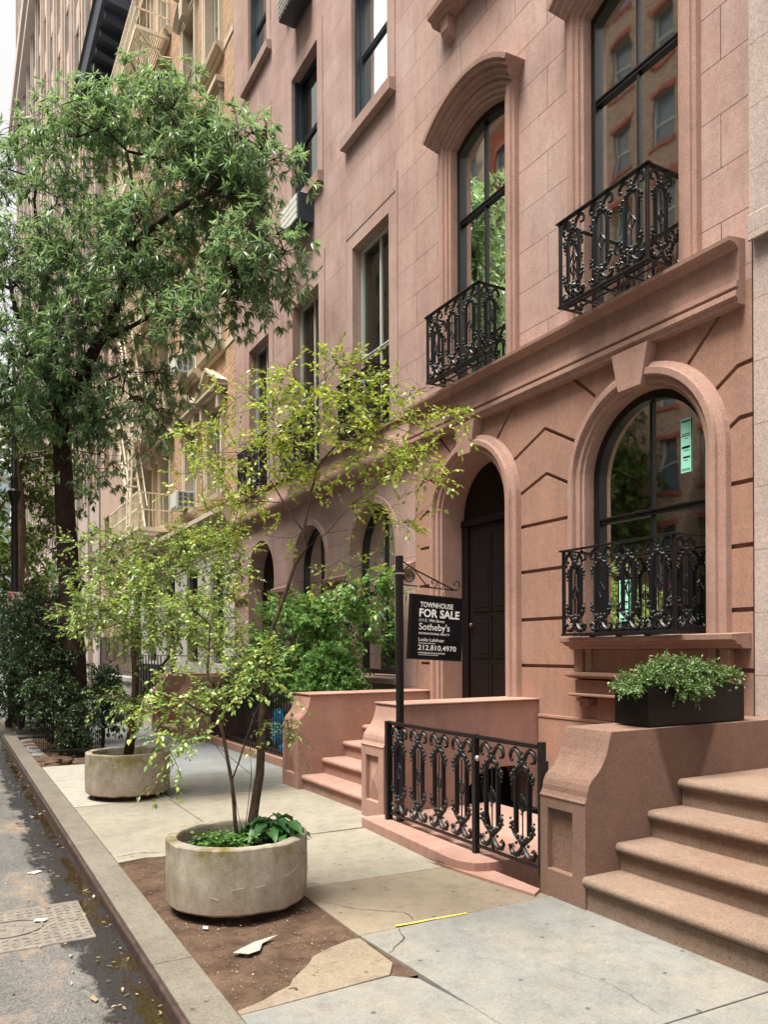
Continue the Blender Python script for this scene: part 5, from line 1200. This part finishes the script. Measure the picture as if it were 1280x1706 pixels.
bush('conifer_bush', 'rounded dark green conifer behind the stoop side wall', 'bush', 4.34, 9.25, .9, [((4.34, 9.25, 1.12), (.46, .46, .34), 150), ((4.34, 9.25, 1.42), (.30, .30, .26), 70), ((4.3, 9.25, .7), (.4, .4, .3), 50)],
     'leaf_conifer', 1.5, 43, rtrunk=.03, rtip=.003, leafkw=dict(n=14, L=.042, W=.010, grav=-.1, spread=(20, 75)), per=6, tw=.10, step=.12)
bush('leafy_shrub', 'loose dark green shrub by the fence further along the front garden', 'bush', 4.45, 12.2, 1.0, [((4.4, 11.9, 1.2), (.4, .9, .5), 60), ((4.45, 12.9, 1.0), (.35, .6, .45), 40)],
     'leaf_oak_far', 1.3, 45, rtrunk=.03, rtip=.003, leafkw=dict(n=6, L=.08, W=.04, grav=.2), mode='alt', per=4, tw=.16, step=.2)
# fence of house two
f2 = thing('iron_fence', 'low dark iron railings on a stone kerb in front of the shrub garden', 'fence', (4.03, 11.2, .1))
MB().box(3.97, 4.11, 8.81, 13.54, -.1, .115).build('kerb', M['brownstone_low'], f2, bevel=.008)
MB().box(4.015, 4.055, 8.83, 13.52, .96, .985).box(4.02, 4.05, 8.83, 13.52, .19, .21).build('rail', M['black_paint'], f2)
for k in range(47): yy = 8.88+k*.1; MB().box(4.028, 4.044, yy, yy+.016, .116, 1.03 if k % 2 else 1.0).build('bar', M['black_paint'], f2)
# blue bags behind the railings
for i, (x, y, z, s_, lab) in enumerate(((4.27, 10.85, .44, .19, 'tall crumpled blue plastic bag standing behind the railings'), (4.20, 10.55, .19, .085, 'small blue plastic bag lying low beside the tall one behind the railings'))):
    mb = MB(); mb.ball((x, y, z), s_, (.6, 1, 1.6 if i == 0 else .75), 28, 18)
    from mathutils import noise as N
    mb.v = [(a+.05*s_*4*N.fractal(Vector((a*9, b*9, c_*3)), 1, 2, 3)*.6, b+.05*s_*3*N.noise(Vector((a*14, b*14, c_*4+5))), max(.1 if i == 0 else .004, c_)) for a, b, c_ in mb.v]
    t = mb.build('plastic_bag', M['blue_plastic'], smooth=180); tag(t, lab, 'bag')
# ---- low walls, railings before the brick house
w3 = thing('low_wall', 'pale stone low wall with black spear railings before the brick house', 'wall', (3.8, 20, 0))
MB().box(3.72, 3.98, 16.3, 19.5, -.1, .55).build('wall_base', M['cream_stone'], w3, bevel=.01)
w4 = thing('area_fence', 'tall black iron railings on a white plinth before the white ground floor', 'fence', (4.2, 22, 0))
MB().box(4.1, 4.4, 20.2, 26.5, -.1, .8).box(4.04, 4.46, 20.1, 26.6, .801, .92).build('plinth', M['white_stone'], w4, bevel=.01)
MB().box(4.22, 4.26, 20.2, 26.5, 1.9, 1.93).box(4.22, 4.26, 20.2, 26.5, 1.02, 1.05).build('rail', M['black_paint'], w4)
for k in range(44): yy = 20.25+k*.142; MB().box(4.232, 4.248, yy, yy+.02, .921, 2.05).build('bar', M['black_paint'], w4)
bx = thing('cellar_gate', 'black panelled iron gate beside the low stone wall', 'gate', (4.3, 18, 0))
MB().box(4.05, 4.10, 17.2, 19.9, .05, 1.3).build('panel', M['black_paint'], bx); 
for k in range(9): MB().box(4.03, 4.049, 17.25+k*.3, 17.30+k*.3, .05, 1.5).build('bar', M['black_paint'], bx)
# ---- planted tree pit: rocks, hoop fence, yews
hp = thing('hoop_fence', 'low arched wire fence round the foot of the large dark tree', 'fence', (1.7, 13.3, 0))
def hoops(p, q, n):
    for k in range(n):
        a_ = np.array(p)+(np.array(q)-np.array(p))*k/n; b_ = np.array(p)+(np.array(q)-np.array(p))*(k+1)/n
        w_ = np.linalg.norm(b_-a_); m_ = (a_+b_)/2; u = (b_-a_)/w_
        pts = [(*a_, 0.0), (*a_, .38)]+[(*(m_-u*w_/2*math.cos(t)), .38+.12*math.sin(t)) for t in [math.pi*i/8 for i in range(1, 8)]]+[(*b_, .38), (*b_, 0.0)]
        MB().tube(pts, .006, 5).build('hoop', M['black_paint'], hp)
hoops((1.32, 12.6), (2.02, 12.45), 5); hoops((2.02, 12.45), (2.08, 14.9), 10); hoops((1.32, 12.6), (1.28, 14.9), 10)
MB().box(1.27, 2.1, 12.42, 12.6, .12, .135).build('rail', M['black_paint'], hp)
rc = [(1.30, 11.95, .16, .09, 'flat grey rock lying at the kerb corner of the tree pit'), (1.45, 12.05, .13, .10, 'rounded tan rock at the front of the tree pit'), (1.62, 11.92, .11, .07, 'small brown rock in the middle of the tree pit edge'), (1.25, 12.35, .14, .09, 'dark rock behind the others at the tree pit')]
for x, y, s_, h_, lab in rc:
    mb = MB(); mb.ball((x, y, .01), s_, (1, 1.2, h_/s_*.8), 9, 6); mb.v = [(a+.7*s_*N.noise(Vector((a*8, b*8, c_*8))), b+.7*s_*N.noise(Vector((a*8+4, b*8, c_*8))), c_+.2*s_*N.noise(Vector((a*9, b*9, c_*8+7)))) for a, b, c_ in mb.v]
    tag(mb.build('rock', M['dirt']), lab, 'rock', 'rocks edging the tree pit')
for i in range(2): tag(MB().box(1.72+i*.2, 1.90+i*.2, 11.84, 11.96, -.02, .075).build('paving_stone', M['flagstone_brown'], bevel=.012), ('loose squared stone beside the rocks at the tree pit' if i == 0 else 'loose squared stone nearest the far tub at the tree pit'), 'stone')
def yew(label, x, y, blobs, dens, seed, z=1.0): return bush('yew_shrub', label, 'shrub', x, y, z, blobs, 'leaf_yew', dens, seed, rtrunk=.03, rtip=.004, leafkw=dict(n=9, L=.06, W=.022, grav=.1, spread=(30, 85)), per=6, tw=.16, step=.2)
yew('dark yew shrub crowding the trunk of the large tree', 1.5, 14.2, [((1.45, 13.6, .85), (.35, .5, .45), 60), ((1.5, 14.3, 1.5), (.5, .6, .55), 90), ((1.3, 14.8, 2.2), (.5, .6, .5), 60), ((1.75, 12.9, .45), (.3, .3, .3), 30)], 1.5, 51)
yew('small open dark shrub between the large tree and the far tub', 2.15, 13.2, [((2.2, 13.1, .75), (.22, .22, .4), 40), ((2.15, 13.2, 1.1), (.2, .2, .25), 18)], 1.6, 52, .6)
yew('broad dark green shrub mass at the left beyond the large tree', 1.3, 17.5, [((1.2, 17.2, 1.2), (.7, 1.0, .9), 120), ((1.0, 18.5, 2.0), (.8, 1.0, .8), 110), ((1.4, 16.4, .9), (.4, .5, .5), 40)], 1.6, 53)
# ---- second tree guard
tg = thing('tree_guard', 'black steel tree guard with bars on a stone edge by the kerb', 'tree guard', (1.5, 17.8, 0))
MB().box(1.14, 2.0, 16.5, 16.62, -.1, .10).build('edge_stone', M['kerb_concrete'], tg, bevel=.01); MB().box(1.14, 1.24, 16.63, 20.5, -.1, .10).build('edge_stone', M['kerb_concrete'], tg, bevel=.01)
MB().box(1.17, 1.21, 16.60, 20.2, .56, .62).build('rail', M['black_paint'], tg); MB().box(1.215, 2.0, 16.55, 16.58, .50, .53).build('rail', M['black_paint'], tg); MB().box(1.215, 2.0, 16.55, 16.58, .2, .23).build('rail', M['black_paint'], tg)
for k in range(22): MB().box(1.18, 1.20, 16.7+k*.16, 16.72+k*.16, .1, .56).build('bar', M['black_paint'], tg)
for k in range(6): MB().box(1.2+k*.155, 1.22+k*.155, 16.555, 16.575, .1, .60).build('bar', M['black_paint'], tg)
MB().box(1.15, 1.21, 16.53, 16.59, .1, .64).build('post', M['black_paint'], tg)
# ---- street lamp
lp = thing('street_lamp', 'black cast iron street lamp column with urn shaped collar at the left', 'street lamp', (1.22, 18.3, 0))
pf = [(.20, 0), (.20, .12), (.15, .2), (.15, .9), (.12, 1.0), (.10, 1.1), (.10, 1.75), (.115, 1.80), (.10, 1.85), (.085, 2.6), (.095, 2.64), (.08, 2.7), (.065, 4.55), (.075, 4.6), (.065, 4.68), (.08, 4.75), (.13, 4.95), (.14, 5.0), (.08, 5.05), (.07, 5.25), (.075, 5.3), (.05, 5.35), (.045, 7.2)]
MB().lathe(pf, (1.22, 18.3, 0), 20).build('column', M['black_paint'], lp, smooth=40)
MB().tube([(1.22, 18.3, 7.15), (1.22, 18.3, 7.9), (1.05, 18.3, 8.35), (.6, 18.3, 8.6), (.1, 18.3, 8.45), (-.1, 18.3, 8.1)], .035, 8).build('arm', M['black_paint'], lp, smooth=180)
hd = MB().lathe([(.04, .3), (.10, .25), (.22, .05), (.24, 0), (.02, -.02)], (-.1, 18.3, 7.85), 20).build('lamp_head', M['black_paint'], lp, smooth=40)
sp = thing('parking_sign', 'white parking sign with red figure fixed to the street lamp', 'sign', (1.22, 18.15, 2.6))
MB().box(1.07, 1.37, 18.14, 18.155, 2.28, 2.86).build('plate', M['paper_white'], sp); MB().box(1.10, 1.24, 18.13, 18.139, 2.68, 2.83).build('number_panel', M['red_awning'], sp)
def flat_text(s, x0, z0, h, y, par, mat):
    cu = bpy.data.curves.new('t', 'FONT'); cu.body = s; cu.size = 1; cu.offset = .02; to = bpy.data.objects.new('tmp', cu); COL.objects.link(to); bpy.context.view_layer.update()
    dg = bpy.context.evaluated_depsgraph_get(); me = bpy.data.meshes.new_from_object(to.evaluated_get(dg)); bpy.data.objects.remove(to)
    for q in me.vertices: q.co = Vector((x0+q.co.x*h/.7, y, z0+q.co.y*h/.7))
    return link('lettering', me, M[mat], par)
flat_text('3', 1.135, 2.70, .10, 18.128, sp, 'lettering_white')
MB().obox((1.12, 18.13, 2.45), (1.32, 18.13, 2.52), .01, .03).obox((1.30, 18.13, 2.36), (1.32, 18.13, 2.52), .01, .03).build('arrow', M['board_black'], sp)
MB().box(1.05, 1.38, 18.12, 18.16, 2.16, 2.25).build('lower_plate', M['blue_awning'], sp)
# ---- planter box on the near stoop
pb = thing('planter_box', 'long matte black planter box on top of the granite stoop wall', 'planter', (4.45, 3.78, 1.09))
m = MB(); m.box(3.985, 4.945, 3.60, 3.615, 1.092, 1.345); m.box(3.985, 4.945, 3.885, 3.90, 1.092, 1.345); m.box(3.985, 4.0, 3.6151, 3.8849, 1.092, 1.345); m.box(4.93, 4.945, 3.6151, 3.8849, 1.092, 1.345); m.box(4.0, 4.93, 3.6151, 3.8849, 1.092, 1.11)
m.build('box', M['planter_black'], pb, bevel=.003); MB().box(4.001, 4.929, 3.616, 3.884, 1.12, 1.325).build('soil', M['soil_dark'], pb)
rs = np.random.RandomState(61); st_ = [[(4.1+k*.14, 3.75, 1.30), (4.1+k*.14, 3.74, 1.40)] for k in range(6)]
jb = [((4.18, 3.72, 1.42), (.22, .17, .06), 60), ((4.32, 3.70, 1.47), (.16, .14, .07), 50), ((4.62, 3.73, 1.45), (.18, .14, .055), 55), ((4.84, 3.73, 1.40), (.14, .14, .05), 36), ((4.0, 3.72, 1.385), (.15, .12, .03), 22), ((4.36, 3.57, 1.34), (.15, .05, .05), 30), ((3.93, 3.7, 1.36), (.10, .10, .03), 12), ((4.48, 3.66, 1.38), (.2, .1, .05), 24)]
tree('juniper', 'low spreading glossy green juniper spilling over the black planter box', 'shrub', (4.45, 3.75, 1.33), [st_[0]]+st_[1:], jb, 'leaf_juniper', 'bark_sapling', dens=1.35, rtrunk=.006, rtip=.0014, seed=61,
     leafkw=dict(n=9, L=.022, W=.010, grav=.02, flat=.5), step=.05, mode='alt', per=5, tw=.055, rmin=.0012)
# ---- plants in the near tub
rs = np.random.RandomState(71); hx, hy, hz = PA[0]+.19, PA[1]-.10, .385
ht = thing('hosta', 'broad leaved dark green hosta at the right side of the near tub', 'plant', (hx, hy, hz))
mb = MB()
for k in range(48):
    a_ = rs.uniform(0, 2*math.pi); rad = rs.uniform(.03, .17); c0 = Vector((hx+rs.uniform(-.07, .07), hy+rs.uniform(-.05, .05), hz)); d = Vector((math.cos(a_), math.sin(a_), 0)); s_ = Vector((-d.y, d.x, 0))
    L_ = rs.uniform(.11, .17); W_ = L_*rs.uniform(.5, .62); up = rs.uniform(.05, .15); p0 = c0+d*rad*.5+Vector((0, 0, up)); tilt = rs.uniform(-.1, .45)
    mb.cm = 0; vs = []; ns = 7
    for i in range(ns+1):
        t = i/ns; wd = W_*math.sin(math.pi*min(.999, t**.75))*.5+.001; z = tilt*L_*t-L_*.9*t*t*.6; wav = .006*math.sin(t*14+k)
        ctr = p0+d*L_*t+Vector((0, 0, z)); vs += [ctr+s_*wd+Vector((0, 0, wd*.35+wav)), ctr+s_*wd*.5+Vector((0, 0, wd*.08)), ctr-Vector((0, 0, .003)), ctr-s_*wd*.5+Vector((0, 0, wd*.08)), ctr-s_*wd+Vector((0, 0, wd*.35-wav))]
    mb.add(vs, [(i*5+j, i*5+j+1, i*5+j+6, i*5+j+5) for i in range(ns) for j in range(4)]); mb.tube([c0-Vector((0, 0, .04)), c0.lerp(p0, .5)+Vector((0, 0, .01)), p0], .003, 4)
mb.build('foliage', M['leaf_hosta'], ht, smooth=180)
rs2 = np.random.RandomState(73); n = 900; px_ = PA[0]-.12+rs2.normal(0, .115, n); py_ = PA[1]-.16+rs2.normal(0, .09, n); ok = (px_-PA[0])**2+(py_-PA[1])**2 < .345**2; px_, py_ = px_[ok], py_[ok]; n = len(px_)
Pp = np.stack([px_, py_, .365+rs2.uniform(0, .11, n)], 1); an = rs2.uniform(0, 2*math.pi, n); Dd = np.stack([np.cos(an), np.sin(an), rs2.uniform(-.2, .5, n)], 1)
gc = link('ground_cover', leaf_mesh('ground_cover', Pp, Dd, np.tile([0, 0, 1.], (n, 1))+rs2.normal(0, .3, (n, 3)), rs2.uniform(.022, .045, n), rs2.uniform(.014, .026, n), shape='oval'), M['leaf_conifer'])
tag(gc, 'mat of small green leaves covering the soil in the near tub', 'ground cover', kind='stuff')
# ---- litter
def scatter(n, x0, x1, y0, y1, z, mat, name, label, cat, L=(.012, .03), seed=1, bias=None, wide=.5):
    r_ = np.random.RandomState(seed); x = r_.uniform(x0, x1, n); y = y0+(y1-y0)*r_.uniform(0, 1, n)**1.3
    if bias == 'kerb': x = x1-np.abs(r_.normal(0, .16, n))
    an = r_.uniform(0, 2*math.pi, n); P_ = np.stack([x, y, np.full(n, z)+r_.uniform(0, .004, n)], 1); D = np.stack([np.cos(an), np.sin(an), r_.uniform(-.05, .2, n)], 1); l_ = r_.uniform(*L, n)
    o = link(name, leaf_mesh(name, P_, D, np.tile([0, 0, 1.], (n, 1))+r_.normal(0, .25, (n, 3)), l_, l_*r_.uniform(.25, wide, n), shape='oval', fold=.3, droop=-.1), M[mat]); tag(o, label, cat, kind='stuff'); return o
scatter(230, .2, .86, 2.8, 16, -.063, 'litter_leaf', 'leaf_litter', 'dry pale leaf scraps lying along the wet gutter', 'leaf litter', (.012, .045), 81, 'kerb', .4)
scatter(160, -.6, .7, 3.2, 14, -.065, 'litter_leaf', 'leaf_litter', 'dry leaf scraps scattered over the roadway', 'leaf litter', (.01, .035), 82, None, .4)
scatter(420, 1.13, 1.98, 3.5, 6.1, -.004, 'litter_leaf', 'leaf_litter', 'tiny pale chips and dry bits scattered over the earth pit', 'leaf litter', (.004, .016), 83, None, .6)
scatter(70, 1.2, 3.3, 2.5, 12, .009, 'litter_leaf', 'leaf_litter', 'few dry leaf bits on the pavement slabs', 'leaf litter', (.006, .018), 84, None, .5)
rp = random.Random(9); gv = MB()
for k in range(260):
    x, y = rp.uniform(1.13, 1.97), rp.uniform(3.45, 6.1); s_ = rp.uniform(.002, .007); gv.ball((x, y, -.006), s_, (1, rp.uniform(.7, 1.3), .7), 5, 3)
tag(gv.build('pebbles', M['flagstone_brown']), 'small pebbles in the bare earth round the near tub', 'pebbles', kind='stuff')
gv = MB()
for k in range(2600):
    x = .86-abs(rp.gauss(0, .12)); y = 2.8+10*rp.random()**1.4; s_ = rp.uniform(.001, .0032); gv.ball((x, y, -.068), s_, (1, rp.uniform(.7, 1.5), .6), 5, 3)
tag(gv.build('grit', M['soil_dark']), 'dark grit washed along the gutter', 'grit', kind='stuff')
def scrap(pts, z, lab, mat='paper_white'):
    mb = MB(); mb.prism_z(pts, z, z+.003); cx = sum(p[0] for p in pts)/len(pts); cy = sum(p[1] for p in pts)/len(pts)
    mb.v = [(a, b, c_+.03*abs(a-cx)+.02*(b-cy)) for a, b, c_ in mb.v]; tag(mb.build('paper_scrap', M[mat]), lab, 'litter')
scrap([(1.30, 3.98), (1.37, 3.93), (1.44, 3.955), (1.48, 4.03), (1.60, 4.10), (1.45, 4.075)], .004, 'pointed pale shard lying on the bare earth before the near tub', 'concrete_pale')
scrap([(.50, 6.42), (.55, 6.38), (.61, 6.42), (.58, 6.46)], -.064, 'crumpled white paper scrap on the roadway beyond the utility cover')
scrap([(.44, 5.22), (.50, 5.19), (.53, 5.23), (.47, 5.26)], -.052, 'small white scrap lying on the utility cover')
scrap([(1.265, 4.42), (1.29, 4.40), (1.30, 4.44), (1.28, 4.46)], .004, 'tiny white chip on the earth left of the near tub')
scrap([(.58, 3.95), (.60, 3.90), (.615, 3.92), (.60, 3.98)], -.062, 'pale curled scrap in the roadway near the bottom edge', 'litter_leaf')
# ---- trees on the opposite pavement (mirrored in the windows): one tree, copied
rsx = 91; ot = tree('street_tree', 'leafy street tree on the opposite pavement nearest the red house', 'tree', (-10.4, 13, 0), [[(-10.4, 13, 0), (-10.4, 13, 2.5), (-10.3, 13.1, 4.2)], [(-10.3, 13.1, 4.2), (-9.5, 12.6, 6.5)], [(-10.3, 13.1, 4.2), (-11, 14, 7)]],
     [((-10.2, 13, 6.5), (2.2, 2.6, 1.9), 130), ((-9.8, 13.6, 8.5), (1.8, 2, 1.7), 80), ((-9.2, 12, 5.2), (1.5, 1.6, 1.0), 50)], 'leaf_oak_far', 'bark_dark', rtrunk=.17, rtip=.01, seed=91, group='trees on the opposite pavement', leafkw=dict(n=8, L=.24, W=.08, grav=.3), step=.6, per=6, tw=.5, rmin=.01)
for (x, y, sc_, rz, lab) in ((-10.3, 22.5, 1.1, 2.0, 'leafy street tree on the opposite pavement before the brown brick house'), (-10.5, 33, 1.0, 4.0, 'leafy street tree on the opposite pavement before the cream house'), (-10.4, 4, .95, 1.0, 'leafy street tree on the opposite pavement behind the camera')):
    c_ = copy_tree(ot); c_.location = (x, y, 0); c_.scale = (sc_,)*3; c_.rotation_euler = (0, 0, rz); c_['label'] = lab

# ---- repeats of one kind share a group
for nm, gp in (('air_conditioner', 'air conditioners on the house fronts'), ('stoop', 'stoops along the row of houses'), ('brownstone_house', 'brownstone houses in the row'), ('iron_fence', 'iron fences before the houses'), ('yew_shrub', 'dark shrubs round the street trees'),
               ('plastic_bag', 'blue plastic bags behind the railings'), ('paving_stone', 'loose stones edging the tree pit'), ('sapling', 'young trees growing in the tubs'), ('row_house', 'houses across the street'), ('paper_scrap', 'paper scraps on the ground')):
    for o in bpy.data.objects:
        if o.parent is None and o.name.split('.')[0] == nm and 'group' not in o: o['group'] = gp
